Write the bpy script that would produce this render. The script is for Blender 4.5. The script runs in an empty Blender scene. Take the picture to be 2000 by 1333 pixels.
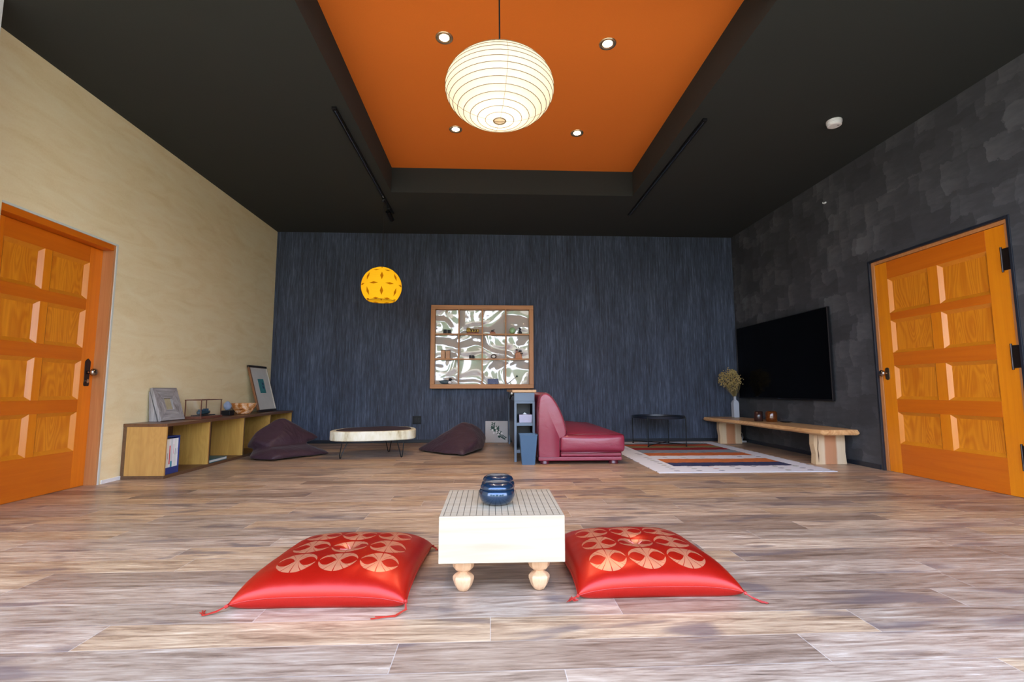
import bpy, bmesh, math, random
from mathutils import Vector, Matrix, noise as mn
random.seed(7)
sc = bpy.context.scene
COL = sc.collection
PI = math.pi
# ------------------------------------------------------------------ camera
F_PX = 940.0; YAW = .0445; PITCH = .1007; ROLL = -.0013; CAM_H = .753
cy_, sy_ = math.cos(YAW), math.sin(YAW)
fw = Vector((sy_*math.cos(PITCH), cy_*math.cos(PITCH), math.sin(PITCH)))
rt = Vector((cy_, -sy_, 0)); up = rt.cross(fw)
c_, s_ = math.cos(ROLL), math.sin(ROLL)
rt, up = rt*c_ + up*s_, up*c_ - rt*s_
cd = bpy.data.cameras.new('camera'); cam = bpy.data.objects.new('camera', cd); COL.objects.link(cam)
cd.sensor_width = 36; cd.lens = F_PX/2000*36; cd.clip_start = .02
cam.matrix_world = Matrix(((rt.x, up.x, -fw.x, 0), (rt.y, up.y, -fw.y, 0), (rt.z, up.z, -fw.z, CAM_H), (0, 0, 0, 1)))
sc.camera = cam
# ------------------------------------------------------------------ view
sc.view_settings.view_transform = 'Standard'; sc.view_settings.look = 'None'
sc.view_settings.exposure = 0.12; sc.view_settings.gamma = 1; sc.view_settings.use_curve_mapping = False
# ------------------------------------------------------------------ world and lights
SKY = 9.0
w = bpy.data.worlds.new('world'); sc.world = w; w.use_nodes = True
wn = w.node_tree.nodes; wl = w.node_tree.links; wn.clear()
wo = wn.new('ShaderNodeOutputWorld'); bg = wn.new('ShaderNodeBackground')
tc = wn.new('ShaderNodeTexCoord'); sx = wn.new('ShaderNodeSeparateXYZ'); rp = wn.new('ShaderNodeValToRGB')
wl.new(tc.outputs['Generated'], sx.inputs[0]); wl.new(sx.outputs[2], rp.inputs[0]); wl.new(rp.outputs[0], bg.inputs[0]); wl.new(bg.outputs[0], wo.inputs[0])
rp.color_ramp.elements[0].position = 0; rp.color_ramp.elements[0].color = (.90, .93, 1.0, 1)
rp.color_ramp.elements[1].position = .6; rp.color_ramp.elements[1].color = (.42, .61, 1.0, 1)
bg.inputs[1].default_value = SKY
XL, XR, D, H, TH = -3.131, 3.672, 7.018, 3.0635, 3.365
YF = .50                                   # unseen window wall, set ahead of the camera to brighten the near floor
OX0, OX1, OZ1 = -2.95, 3.5, 2.80           # its opening
def lamp(name, kind, loc, energy, col, **k):
    d = bpy.data.lights.new(name, kind); d.energy = energy; d.color = col
    for a, b in k.items(): setattr(d, a, b)
    o = bpy.data.objects.new(name, d); o.location = loc; COL.objects.link(o); return o
po = lamp('window_portal', 'AREA', ((OX0+OX1)/2, YF+.02, OZ1/2), 1, (1, 1, 1), shape='RECTANGLE', size=OX1-OX0, size_y=OZ1)
po.rotation_euler = (-PI/2, 0, 0); po.rotation_euler = (PI/2, 0, PI)      # faces into the room
po.data.cycles.is_portal = True
DL = [(-.353, 3.36), (.879, 3.37), (-.359, 4.63), (.876, 4.65)]
DOWN_W = 70
LAN = (.045, 2.5, 2.40)
LAN_W = 5.5
YEL = (-1.30, 5.70, 1.975)
YEL_W = 12
# ------------------------------------------------------------------ mesh helpers
def box(bm, x0, x1, y0, y1, z0, z1, M=None):
    vs = [bm.verts.new((x, y, z)) for x in (x0, x1) for y in (y0, y1) for z in (z0, z1)]
    for f in ((0, 1, 3, 2), (4, 6, 7, 5), (0, 4, 5, 1), (2, 3, 7, 6), (0, 2, 6, 4), (1, 5, 7, 3)):
        bm.faces.new([vs[i] for i in f])
    if M: bmesh.ops.transform(bm, matrix=M, verts=vs)
    return vs
def BX(*a, M=None):
    bm = bmesh.new(); box(bm, *a, M=M); return bm
def prism(bm, pts, lo, hi, axis='z'):
    def P(p, h):
        return {'z': (p[0], p[1], h), 'y': (p[0], h, p[1]), 'x': (h, p[0], p[1])}[axis]
    a = [bm.verts.new(P(p, lo)) for p in pts]; b = [bm.verts.new(P(p, hi)) for p in pts]
    n = len(pts)
    bm.faces.new(a[::-1]); bm.faces.new(b)
    for i in range(n): bm.faces.new((a[i], a[(i+1) % n], b[(i+1) % n], b[i]))
    return a+b
def lathe(bm, prof, n=32, c=(0, 0, 0), closed=False, sq=0):
    rings = []
    for r, z in prof:
        ring = []
        for i in range(n):
            t = 2*PI*i/n
            k = 1 if not sq else 1
            ring.append(bm.verts.new((c[0]+r*math.cos(t)*k, c[1]+r*math.sin(t)*k, c[2]+z)))
        rings.append(ring)
    for a, b in zip(rings, rings[1:]):
        for i in range(n): bm.faces.new((a[i], a[(i+1) % n], b[(i+1) % n], b[i]))
    if prof[0][0] > 1e-5 and not closed: bm.faces.new(rings[0][::-1])
    if prof[-1][0] > 1e-5 and not closed: bm.faces.new(rings[-1])
    return [v for r in rings for v in r]
def tube(bm, pts, r, n=8, cap=True):
    pts = [Vector(p) for p in pts]; rings = []
    ref = Vector((0, 0, 1))
    for i, p in enumerate(pts):
        t = (pts[min(i+1, len(pts)-1)]-pts[max(i-1, 0)]).normalized()
        a = t.cross(ref)
        if a.length < .05: a = t.cross(Vector((1, 0, 0)))
        a.normalize(); b = t.cross(a); rr = r[i] if isinstance(r, (list, tuple)) else r
        rings.append([bm.verts.new(p+a*rr*math.cos(2*PI*k/n)+b*rr*math.sin(2*PI*k/n)) for k in range(n)])
    for a, b in zip(rings, rings[1:]):
        for i in range(n): bm.faces.new((a[i], a[(i+1) % n], b[(i+1) % n], b[i]))
    if cap: bm.faces.new(rings[0][::-1]); bm.faces.new(rings[-1])
def rbox(bm, x0, x1, y0, y1, z0, z1, r=.03, bulge=(0, 0, 0), n=10):
    """rounded, slightly swollen upholstered block"""
    c = Vector(((x0+x1)/2, (y0+y1)/2, (z0+z1)/2)); h = Vector(((x1-x0)/2, (y1-y0)/2, (z1-z0)/2))
    vs = {}
    def V(i, j, k):
        if (i, j, k) in vs: return vs[(i, j, k)]
        u = Vector([math.sin(PI/2*(2*q/n-1))*.6+(2*q/n-1)*.4 for q in (i, j, k)])
        p = Vector([u[a]*h[a] for a in range(3)])
        inn = Vector([max(-h[a]+r, min(h[a]-r, p[a])) for a in range(3)])
        d = p-inn
        if d.length > 1e-9: p = inn+d.normalized()*min(r, r if sum(abs(x) > 1e-9 for x in d) > 1 else d.length)
        for a in range(3):
            b, e = (a+1) % 3, (a+2) % 3
            p[a] += bulge[a]*u[a]*(1-u[b]**2)*(1-u[e]**2)
        vs[(i, j, k)] = bm.verts.new(c+p); return vs[(i, j, k)]
    for a in range(3):
        b, e = (a+1) % 3, (a+2) % 3
        for s in (0, n):
            for i in range(n):
                for j in range(n):
                    q = []
                    for di, dj in ((0, 0), (1, 0), (1, 1), (0, 1)):
                        t = [0, 0, 0]; t[a] = s; t[b] = i+di; t[e] = j+dj; q.append(V(*t))
                    bm.faces.new(q if s else q[::-1])
INV = {}
def obj(name, bm, mat, parent=None, smooth=False, bev=0, seg=2, sub=0, world=True):
    if parent is not None and world: bmesh.ops.transform(bm, matrix=INV[parent.name], verts=bm.verts)
    bmesh.ops.recalc_face_normals(bm, faces=bm.faces)
    me = bpy.data.meshes.new(name); bm.to_mesh(me); bm.free()
    if smooth:
        for p in me.polygons: p.use_smooth = True
    o = bpy.data.objects.new(name, me); COL.objects.link(o)
    if mat: me.materials.append(mat)
    if parent is not None: o.parent = parent
    INV[o.name] = INV[parent.name] if parent is not None else Matrix()
    if bev:
        m = o.modifiers.new('bevel', 'BEVEL'); m.width = bev; m.segments = seg; m.limit_method = 'ANGLE'; m.angle_limit = .6
    if sub:
        m = o.modifiers.new('subd', 'SUBSURF'); m.levels = sub; m.render_levels = sub
    return o
def smooth_angle(o, deg=40):
    for p in o.data.polygons: p.use_smooth = True
    try: o.data.set_sharp_from_angle(angle=math.radians(deg))
    except Exception: pass
def thing(name, label, cat, loc, rot=(0, 0, 0), group=None, kind=None):
    o = bpy.data.objects.new(name, None); COL.objects.link(o); o.empty_display_size = .1
    o.location = loc; o.rotation_euler = rot
    from mathutils import Euler
    INV[o.name] = (Matrix.Translation(loc) @ Euler(rot).to_matrix().to_4x4()).inverted()
    if kind: o['kind'] = kind
    else: o['label'] = label; o['category'] = cat
    if group: o['group'] = group
    return o
def tag(o, label, cat, group=None):
    o['label'] = label; o['category'] = cat
    if group: o['group'] = group
    return o
def struct(name, bm, mat, parent=None, **k):
    o = obj(name, bm, mat, parent, **k)
    if parent is None: o['kind'] = 'structure'
    return o
# ------------------------------------------------------------------ material helpers
class N:
    def __init__(s, name):
        s.m = bpy.data.materials.new(name); s.m.use_nodes = True; s.t = s.m.node_tree
        s.b = s.t.nodes['Principled BSDF']; s.out = s.t.nodes['Material Output']
    def n(s, typ, **k):
        x = s.t.nodes.new(typ)
        for a, v in k.items(): setattr(x, a, v)
        return x
    def l(s, a, b): s.t.links.new(a, b)
    def setin(s, sock, v):
        if hasattr(v, 'links') or hasattr(v, 'is_linked'): s.l(v, sock)
        else: sock.default_value = v
    def math(s, op, *a, clamp=False):
        x = s.n('ShaderNodeMath', operation=op, use_clamp=clamp)
        for i, v in enumerate(a): s.setin(x.inputs[i], v)
        return x.outputs[0]
    def vec(s, kind='Object'):
        return s.n('ShaderNodeTexCoord').outputs[kind]
    def geo(s): return s.n('ShaderNodeNewGeometry').outputs['Position']
    def mapp(s, v, sc_=(1, 1, 1), loc=(0, 0, 0), rot=(0, 0, 0)):
        x = s.n('ShaderNodeMapping'); s.l(v, x.inputs[0]); x.inputs[1].default_value = loc; x.inputs[2].default_value = rot; x.inputs[3].default_value = sc_
        return x.outputs[0]
    def noise(s, v, scale=5, detail=3, rough=.5, dist=0, out=0):
        x = s.n('ShaderNodeTexNoise'); s.l(v, x.inputs['Vector']); x.inputs['Scale'].default_value = scale
        x.inputs['Detail'].default_value = detail; x.inputs['Roughness'].default_value = rough; x.inputs['Distortion'].default_value = dist
        return x.outputs[out]
    def ramp(s, f, stops, interp='LINEAR'):
        x = s.n('ShaderNodeValToRGB'); s.l(f, x.inputs[0]); cr = x.color_ramp; cr.interpolation = interp
        while len(cr.elements) < len(stops): cr.elements.new(.5)
        for e, (p, c) in zip(cr.elements, stops):
            e.position = p; e.color = (*c, 1) if len(c) == 3 else c
        return x.outputs[0]
    def mix(s, f, a, b, mode='MIX'):
        x = s.n('ShaderNodeMix', data_type='RGBA', blend_type=mode)
        s.setin(x.inputs[0], f)
        for i, v in ((6, a), (7, b)):
            if isinstance(v, tuple): x.inputs[i].default_value = (*v, 1) if len(v) == 3 else v
            else: s.l(v, x.inputs[i])
        return x.outputs[2]
    def sep(s, v):
        x = s.n('ShaderNodeSeparateXYZ'); s.l(v, x.inputs[0]); return x.outputs
    def comb(s, x_, y_, z_):
        x = s.n('ShaderNodeCombineXYZ')
        for i, v in enumerate((x_, y_, z_)): s.setin(x.inputs[i], v)
        return x.outputs[0]
    def color(s, v): s.setin(s.b.inputs['Base Color'], (*v, 1) if isinstance(v, tuple) and len(v) == 3 else v)
    def rough(s, v): s.setin(s.b.inputs['Roughness'], v)
    def set(s, **k):
        for a, v in k.items(): s.b.inputs[a.replace('_', ' ')].default_value = v
    def bump(s, h, strength=.3, dist=.01):
        x = s.n('ShaderNodeBump'); s.l(h, x.inputs['Height']); x.inputs['Strength'].default_value = strength; x.inputs['Distance'].default_value = dist
        s.l(x.outputs[0], s.b.inputs['Normal'])
def plain(name, col, rough=.5, metal=0, coat=0, var=.08, scale=12, **k):
    m = N(name); f = m.noise(m.vec(), scale, 3)
    a = tuple(max(0, x*(1-var)) for x in col); b = tuple(min(1, x*(1+var)) for x in col)
    m.color(m.mix(f, a, b)); m.rough(rough); m.set(Metallic=metal)
    if coat: m.b.inputs['Coat Weight'].default_value = coat; m.b.inputs['Coat Roughness'].default_value = .1
    for a_, v in k.items(): m.b.inputs[a_.replace('_', ' ')].default_value = v
    return m.m
def wood(name, dark, light, axis='z', scale=1., rough=.4, contrast=1., figure=.0, seed=0, spec=.5):
    m = N(name); v = m.geo()
    st = {'x': (.9, 14, 14), 'y': (14, .9, 14), 'z': (14, 14, .9)}[axis]
    v = m.mapp(v, tuple(q*scale for q in st), loc=(seed, seed*2.3, seed*.7))
    f1 = m.noise(v, 1, 5, .6, 1.2); 
    st2 = {'x': (2, 90, 90), 'y': (90, 2, 90), 'z': (90, 90, 2)}[axis]
    v2 = m.mapp(m.geo(), tuple(q*scale for q in st2)); f2 = m.noise(v2, 1, 2, .5)
    f = m.math('ADD', m.math('MULTIPLY', f1, .75), m.math('MULTIPLY', f2, .25))
    if figure:
        st3 = {'x': (1.3, 6, 6), 'y': (6, 1.3, 6), 'z': (6, 6, 1.3)}[axis]
        q = m.noise(m.mapp(m.geo(), st3, loc=(seed, 1, 2)), 1.0, 1, .4, .6)
        r = m.math('SINE', m.math('MULTIPLY', q, 95.))
        f = m.math('ADD', f, m.math('MULTIPLY', r, .16*figure))
    lo, hi = .5-.22/contrast, .5+.22/contrast
    m.color(m.ramp(f, [(max(0, lo), dark), (min(1, hi), light)])); m.rough(rough)
    m.b.inputs['Specular IOR Level'].default_value = spec
    m.bump(f, .08, .004)
    return m.m
# ---- room surfaces
def mat_floor():
    m = N('oak_plank_floor'); p = m.sep(m.geo()); W_, L_ = .155, 1.22
    row = m.math('FLOOR', m.math('DIVIDE', m.math('ADD', p[1], .02), W_))
    wn_ = m.n('ShaderNodeTexWhiteNoise', noise_dimensions='1D'); m.l(row, wn_.inputs['W'])
    xs = m.math('DIVIDE', m.math('ADD', p[0], m.math('MULTIPLY', wn_.outputs[0], 5.3)), L_)
    colm = m.math('FLOOR', xs)
    wn2 = m.n('ShaderNodeTexWhiteNoise', noise_dimensions='2D'); m.l(m.comb(row, colm, 0.), wn2.inputs['Vector'])
    rnd = wn2.outputs[0]; rc = m.sep(wn2.outputs[1])
    off = m.math('MULTIPLY', rnd, 37.)
    v = m.comb(m.math('ADD', m.math('MULTIPLY', p[0], 2.6), off), m.math('ADD', m.math('MULTIPLY', p[1], 26.), off), 0.)
    g1 = m.noise(v, 1, 8, .68, 1.1)
    v2 = m.comb(m.math('ADD', m.math('MULTIPLY', p[0], 9.), off), m.math('MULTIPLY', p[1], 130.), off)
    g2 = m.noise(v2, 1, 3, .6)
    v3 = m.comb(m.math('ADD', m.math('MULTIPLY', p[0], 2.2), off), m.math('ADD', m.math('MULTIPLY', p[1], 7.), off), 3.)
    g3 = m.noise(v3, 1, 2, .5, .5)
    g = m.math('ADD', m.math('MULTIPLY', g1, .66), m.math('MULTIPLY', g2, .34))
    c1 = m.ramp(g, [(.30, (.10, .062, .042)), (.42, (.27, .18, .122)), (.50, (.41, .295, .208)), (.58, (.53, .41, .30)), (.72, (.82, .70, .57))])
    tint = m.ramp(rnd, [(0, (.70, .63, .60)), (.2, (1.0, .96, .95)), (.45, (1.10, .98, .82)), (.7, (.84, .81, .80)), (.88, (1.18, 1.12, 1.06))], 'CONSTANT')
    c2 = m.mix(1., c1, tint, 'MULTIPLY')
    kn = m.ramp(g3, [(.33, (1, 1, 1)), (.42, (0, 0, 0))])
    c3 = m.mix(m.math('MULTIPLY', kn, .7), c2, (.14, .10, .095))
    fy = m.math('FRACT', m.math('DIVIDE', m.math('ADD', p[1], .02), W_)); fx = m.math('FRACT', xs)
    e = m.math('MAXIMUM', m.math('LESS_THAN', fy, .013), m.math('LESS_THAN', fx, .0018))
    c4 = m.mix(m.math('MULTIPLY', e, .45), c3, (.68, .62, .56))  # joints lightened: whitish glare painted into their colour
    m.color(c4); m.rough(m.math('ADD', .26, m.math('MULTIPLY', g2, .2)))
    m.b.inputs['Specular IOR Level'].default_value = .55
    h = m.math('SUBTRACT', g, m.math('MULTIPLY', e, 1.2)); m.bump(h, .12, .003)
    return m.m
def mat_cream():
    m = N('cream_plaster_wallpaper'); v = m.geo()
    a = m.noise(m.mapp(v, (3, 2.2, 9)), 1, 5, .6, 1.0); b = m.noise(v, 90, 2)
    f = m.math('ADD', m.math('MULTIPLY', a, .8), m.math('MULTIPLY', b, .2))
    m.color(m.ramp(f, [(.3, (.78, .61, .33)), (.5, (.84, .69, .415)), (.7, (.88, .76, .50))])); m.rough(.8); m.bump(f, .25, .006)
    return m.m
def mat_backwall():
    m = N('indigo_streaked_wallpaper'); v = m.geo()
    a = m.noise(m.mapp(v, (45, 45, 2.2)), 1, 4, .65); b = m.noise(m.mapp(v, (150, 150, 9)), 1, 3, .6); c = m.noise(m.mapp(v, (3, 3, .8)), 1, 2)
    f = m.math('ADD', m.math('ADD', m.math('MULTIPLY', a, .45), m.math('MULTIPLY', b, .35)), m.math('MULTIPLY', c, .2))
    m.color(m.ramp(f, [(.34, (.014, .018, .027)), (.5, (.039, .051, .084)), (.66, (.10, .13, .20))])); m.rough(.75); m.bump(f, .4, .003)
    return m.m
def mat_rightwall():
    m = N('charcoal_patchwork_wallpaper'); v = m.geo(); p = m.sep(v)
    dn = m.sep(m.noise(v, 3.0, 5, .65, out=1))
    yy = m.math('ADD', p[1], m.math('MULTIPLY', dn[0], .25)); zz = m.math('ADD', p[2], m.math('MULTIPLY', dn[1], .25))
    def tiles(w_, h_, off):
        r = m.math('FLOOR', m.math('DIVIDE', zz, h_))
        c = m.math('FLOOR', m.math('ADD', m.math('DIVIDE', yy, w_), m.math('MULTIPLY', r, .47)))
        x = m.n('ShaderNodeTexWhiteNoise', noise_dimensions='3D'); m.l(m.comb(r, c, off), x.inputs['Vector'])
        fx = m.math('FRACT', m.math('ADD', m.math('DIVIDE', yy, w_), m.math('MULTIPLY', r, .47)))
        return m.math('MULTIPLY', x.outputs[0], m.math('ADD', .4, m.math('MULTIPLY', fx, .6)))
    a = tiles(.34, .17, 1.); b = tiles(.21, .27, 5.)
    g = m.noise(m.mapp(v, (8, 8, 25)), 1, 4, .6)
    f = m.math('ADD', m.math('ADD', m.math('MULTIPLY', a, .38), m.math('MULTIPLY', b, .3)), m.math('MULTIPLY', g, .32))
    m.color(m.ramp(f, [(.1, (.030, .031, .036)), (.4, (.054, .056, .064)), (.8, (.125, .128, .142))])); m.rough(.72); m.bump(g, .2, .004)
    return m.m
M = {}
M['floor'] = mat_floor(); M['cream'] = mat_cream(); M['back'] = mat_backwall(); M['right'] = mat_rightwall()
def fine(name, c, rough=.9, var=.1, sc_=120):
    m = N(name); f = m.noise(m.geo(), sc_, 3); g = m.noise(m.geo(), 3, 2)
    a = tuple(x*(1-var) for x in c); b = tuple(min(1, x*(1+var)) for x in c)
    m.color(m.mix(m.math('ADD', m.math('MULTIPLY', f, .7), m.math('MULTIPLY', g, .3)), a, b)); m.rough(rough); m.bump(f, .15, .002)
    return m.m
M['ceil'] = fine('charcoal_ceiling_paper', (.023, .027, .026))
M['orange'] = fine('burnt_orange_ceiling_paper', (.86, .215, .02), .85, .05)
M['front'] = fine('taupe_plaster', (.30, .26, .22))
M['terrace'] = fine('warm_bounce_terrace', (.72, .49, .25), .8, .15, 8)  # unseen ground, tone kept warm and bright for bounced light
M['white'] = plain('white_paint', (.82, .82, .84), .5, var=.02)
M['navybase'] = plain('dark_navy_baseboard', (.012, .016, .026), .4)
M['fir_v'] = wood('orange_fir_upright', (.70, .19, .004), (.84, .28, .008), 'z', 1, .32)
M['fir_h'] = wood('orange_fir_rail', (.56, .115, .004), (.66, .16, .006), 'y', 1, .32)
M['fir_m'] = wood('fir_mullion', (.66, .17, .004), (.76, .24, .008), 'z', 1, .32)
M['fir_p'] = wood('figured_fir_panel', (.56, .14, .004), (.80, .29, .014), 'z', .8, .34, .8, .75)
M['fir_bev'] = wood('pale_fir_moulding', (.62, .19, .008), (.72, .25, .014), 'z', 1, .3)
M['jamb'] = wood('reddish_fir_jamb', (.40, .14, .04), (.56, .25, .09), 'z', 1, .4)
M['iron'] = plain('dark_bronze', (.055, .045, .045), .35, .9)
M['brass'] = plain('aged_nickel', (.42, .36, .30), .25, 1)
M['black'] = plain('black_metal', (.012, .012, .014), .35, .6)
M['black2'] = plain('black_plastic', (.008, .008, .010), .45, Specular_IOR_Level=.2)
M['chrome'] = plain('polished_steel', (.55, .56, .58), .2, 1)
M['cord'] = plain('black_cord', (.008, .008, .009), .6)
# ------------------------------------------------------------------ structure
T = .14
LD0, LD1, LDZ = 3.12, 4.078, 1.957          # left door opening
RD0, RD1, RDZ = 3.165, 4.42, 1.972          # right door opening
bm = BX(XL-T, XR+T, YF-.15, D+T, -.1, 0); struct('floor', bm, M['floor'])
bm = bmesh.new(); box(bm, XL-.1, XR+.1, D, D+T, 0, H+.4); struct('wall_back', bm, M['back'])
bm = bmesh.new()
box(bm, XL-T, XL, YF-.15, LD0, 0, H); box(bm, XL-T, XL, LD1, D, 0, H); box(bm, XL-T, XL, LD0, LD1, LDZ, H)
struct('wall_left', bm, M['cream'])
bm = bmesh.new()
box(bm, XR, XR+T, YF-.15, RD0, 0, H); box(bm, XR, XR+T, RD1, D, 0, H); box(bm, XR, XR+T, RD0, RD1, RDZ, H)
struct('wall_right', bm, M['right'])
bm = bmesh.new()
box(bm, XL, OX0, YF-.15, YF, 0, H); box(bm, OX1, XR, YF-.15, YF, 0, H); box(bm, OX0, OX1, YF-.15, YF, OZ1, H)
struct('wall_front', bm, M['front'])
# ceiling with the raised tray
TX0, TX1, TY0, TY1 = -1.173, 1.699, 2.45, 5.5035
bm = bmesh.new()
for a in ((XL-T, TX0, YF-.15, D), (TX1, XR+T, YF-.15, D), (TX0, TX1, YF-.15, TY0), (TX0, TX1, TY1, D)):
    box(bm, *a, H, TH+.1)
struct('ceiling', bm, M['ceil'])
struct('ceiling_tray', BX(TX0-.05, TX1+.05, TY0-.05, TY1+.05, TH, TH+.12), M['orange'])
# white finished return wall at the window bay
struct('trim_1', BX(XL, -2.872, 2.70, 2.75, 0, H), M['white'])
# baseboards
struct('baseboard_back', BX(XL, XR, D-.012, D, 0, .045), M['navybase'], bev=.003)
bm = bmesh.new(); box(bm, XR-.012, XR, RD1+.04, D-.012, 0, .045); box(bm, XR-.012, XR, YF, RD0-.04, 0, .045); struct('baseboard_right', bm, M['navybase'])
bm = bmesh.new(); box(bm, XL, XL+.008, LD1+.03, D-.012, 0, .03); struct('baseboard_left', bm, M['white'])
# unseen terrace outside, coloured to bounce warm light into the room
struct('terrace', BX(-14, 14, -16, YF-.15, -.3, -.15), M['terrace'])
# ------------------------------------------------------------------ doors
def raised_panel(y0, y1, z0, z1, xf, sgn, door, vert):
    """fielded panel: moulding slopes in from the frame face, flat field recessed. sgn=+1 room is towards +x"""
    d, wv = .022, .028
    px = xf-sgn*d
    bm = bmesh.new(); o = [(y0, z0), (y1, z0), (y1, z1), (y0, z1)]; i = [(y0+wv, z0+wv), (y1-wv, z0+wv), (y1-wv, z1-wv), (y0+wv, z1-wv)]
    for k in range(4):
        k2 = (k+1) % 4
        bm.faces.new([bm.verts.new((xf, *o[k])), bm.verts.new((xf, *o[k2])), bm.verts.new((px, *i[k2])), bm.verts.new((px, *i[k]))])
        bm.faces.new([bm.verts.new((xf-sgn*.03, *o[k])), bm.verts.new((xf, *o[k])), bm.verts.new((xf, *o[k2])), bm.verts.new((xf-sgn*.03, *o[k2]))])
    bmesh.ops.remove_doubles(bm, verts=bm.verts, dist=1e-5)
    bm2 = bmesh.new(); a = sorted((px, px-sgn*.008)); box(bm2, a[0], a[1], y0+wv-.004, y1-wv+.004, z0+wv-.004, z1-wv+.004)
    p = obj('panel', bm2, M['fir_p'], door); obj('panel_moulding', bm, M['fir_bev'], p)
M['fir_v2'] = wood('fir_upright_light_tint', (.66, .15, .004), (.80, .215, .007), 'z', 1, .32)  # left door stiles redder: a lighting difference put into the colour
def build_door(name, xf, sgn, y0, y1, z1, cols, rows, wst, vm):
    door = thing(name, '', '', (xf, (y0+y1)/2, 0), kind='structure')
    t = .038; a, b = sorted((xf, xf-sgn*t)); z0 = .002
    ys = [y0]+[v for c in cols for v in c]+[y1]
    zs = [z0]+[v for r in rows for v in r]+[z1]
    for k in (0, len(ys)-2): obj('stile', BX(a, b, ys[k], ys[k+1], z0, z1), M[vm], door, bev=.002)
    for k in range(0, len(zs), 2): obj('rail', BX(a, b, cols[0][0], cols[-1][1], zs[k], zs[k+1]), M['fir_h'], door, bev=.0015)
    for r in rows: obj('mullion', BX(a, b, cols[0][1], cols[1][0], *r), M['fir_m'], door, bev=.0015)
    for c in cols:
        for r in rows: raised_panel(*c, *r, xf, sgn, door, True)
    return door
dl_ = build_door('door_1', -3.222, 1, LD0+.004, 4.056, 1.905, [(3.245, 3.545), (3.605, 3.935)], [(.285, .585), (.68, .985), (1.085, 1.39), (1.475, 1.775)], .1, 'fir_v2')
# jamb of the left door with pale edge bead
bm = bmesh.new(); box(bm, XL-T, XL-.004, 4.056, LD1, 0, LDZ-.0)
obj('jamb', bm, M['jamb'], dl_, bev=.002)
obj('head_jamb', BX(XL-T, XL-.004, LD0-.0, 4.056, 1.907, LDZ), M['fir_h'], dl_, bev=.002)
bm = bmesh.new(); box(bm, XL-.006, XL+.004, LD1-.003, LD1+.012, 0, LDZ+.012); box(bm, XL-.006, XL+.004, LD0, LD1-.003, LDZ-.003, LDZ+.012)
obj('edge_bead', bm, plain('pale_grey_bead', (.62, .64, .58), .6), dl_)
struct('light_block_left', BX(XL-T, XL-.135, LD0, LD1, 0, LDZ), M['front'])  # hidden panel added behind the left door to stop light leaking in
struct('light_block_right', BX(XR+.10, XR+T, RD0, RD1, 0, RDZ), M['front'])  # likewise added behind the right door to close its light gap
# lever plate and knob of the left door
hx = -3.222
bm = bmesh.new(); prof = [(-.026, -.09), (-.02, -.105), (.02, -.105), (.026, -.09), (.022, -.06), (.026, .06), (.026, .09), (.014, .105), (0, .115), (-.014, .105), (-.026, .09), (-.026, .06), (-.022, -.06)]
prism(bm, [(3.995+p[0], .89+p[1]) for p in prof], hx, hx+.007, 'x'); h1 = obj('handle_plate', bm, M['iron'], dl_, bev=.002)
bm = bmesh.new(); lathe(bm, [(.014, 0), (.012, .02), (.012, .03), (.026, .04), (.031, .05), (.029, .062), (.016, .07), (0, .071)], 24)
bmesh.ops.transform(bm, matrix=Matrix.Translation((hx+.004, 3.995, .895)) @ Matrix.Rotation(PI/2, 4, 'Y'), verts=bm.verts); obj('door_knob', bm, M['brass'], h1, smooth=True)
bm = bmesh.new(); lathe(bm, [(.016, 0), (.016, .008), (.010, .010), (0, .010)], 20)
bmesh.ops.transform(bm, matrix=Matrix.Translation((hx+.006, 3.995, .825)) @ Matrix.Rotation(PI/2, 4, 'Y'), verts=bm.verts); obj('lock_cylinder', bm, M['brass'], h1)

dr_ = build_door('door_2', 3.690, -1, 3.205, 4.378, 1.935, [(3.345, 3.745), (3.835, 4.245)], [(.262, .548), (.662, .966), (1.083, 1.386), (1.452, 1.776)], .1, 'fir_v')
bm = bmesh.new(); box(bm, 3.684, XR+T, 4.381, RD1-.004, 0, RDZ-.004); box(bm, 3.684, XR+T, RD0+.004, 4.381, 1.938, RDZ-.004); box(bm, 3.684, XR+T, RD0+.004, 3.202, 0, 1.938)
obj('jamb', bm, M['jamb'], dr_, bev=.002)
bm = bmesh.new(); cw = .016
box(bm, XR-.008, XR+.03, RD1-.004, RD1+cw, 0, RDZ+cw); box(bm, XR-.008, XR+.03, RD0-cw, RD0+.004, 0, RDZ+cw); box(bm, XR-.008, XR+.03, RD0+.004, RD1-.004, RDZ-.004, RDZ+cw)
obj('casing', bm, M['navybase'], dr_, bev=.002)
for z in (1.60, .90, .2):
    bm = bmesh.new(); box(bm, 3.682, 3.689, 3.168, 3.232, z, z+.16)
    hg = obj('hinge', bm, M['iron'], dr_, bev=.001)
    bm = bmesh.new(); tube(bm, [(3.680, 3.234, z-.012), (3.680, 3.234, z+.172)], .0065, 10); obj('hinge_pin', bm, M['iron'], hg)
hx = 3.690
bm = bmesh.new(); prism(bm, [(4.322+.024*math.cos(t)*(1), .895+.022*math.sin(t)+(.036 if math.sin(t) > 0 else -.036)) for t in [2*PI*k/24+.001 for k in range(24)]], hx-.007, hx, 'x'); h2 = obj('handle_plate', bm, plain('aged_brass', (.22, .15, .09), .35, .9), dr_, bev=.002)
bm = bmesh.new(); lathe(bm, [(.014, 0), (.011, .02), (.011, .03), (.024, .04), (.030, .05), (.028, .062), (.016, .07), (0, .071)], 24)
bmesh.ops.transform(bm, matrix=Matrix.Translation((hx-.004, 4.322, .90)) @ Matrix.Rotation(-PI/2, 4, 'Y'), verts=bm.verts); obj('door_knob', bm, M['brass'], h2, smooth=True)
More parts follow.
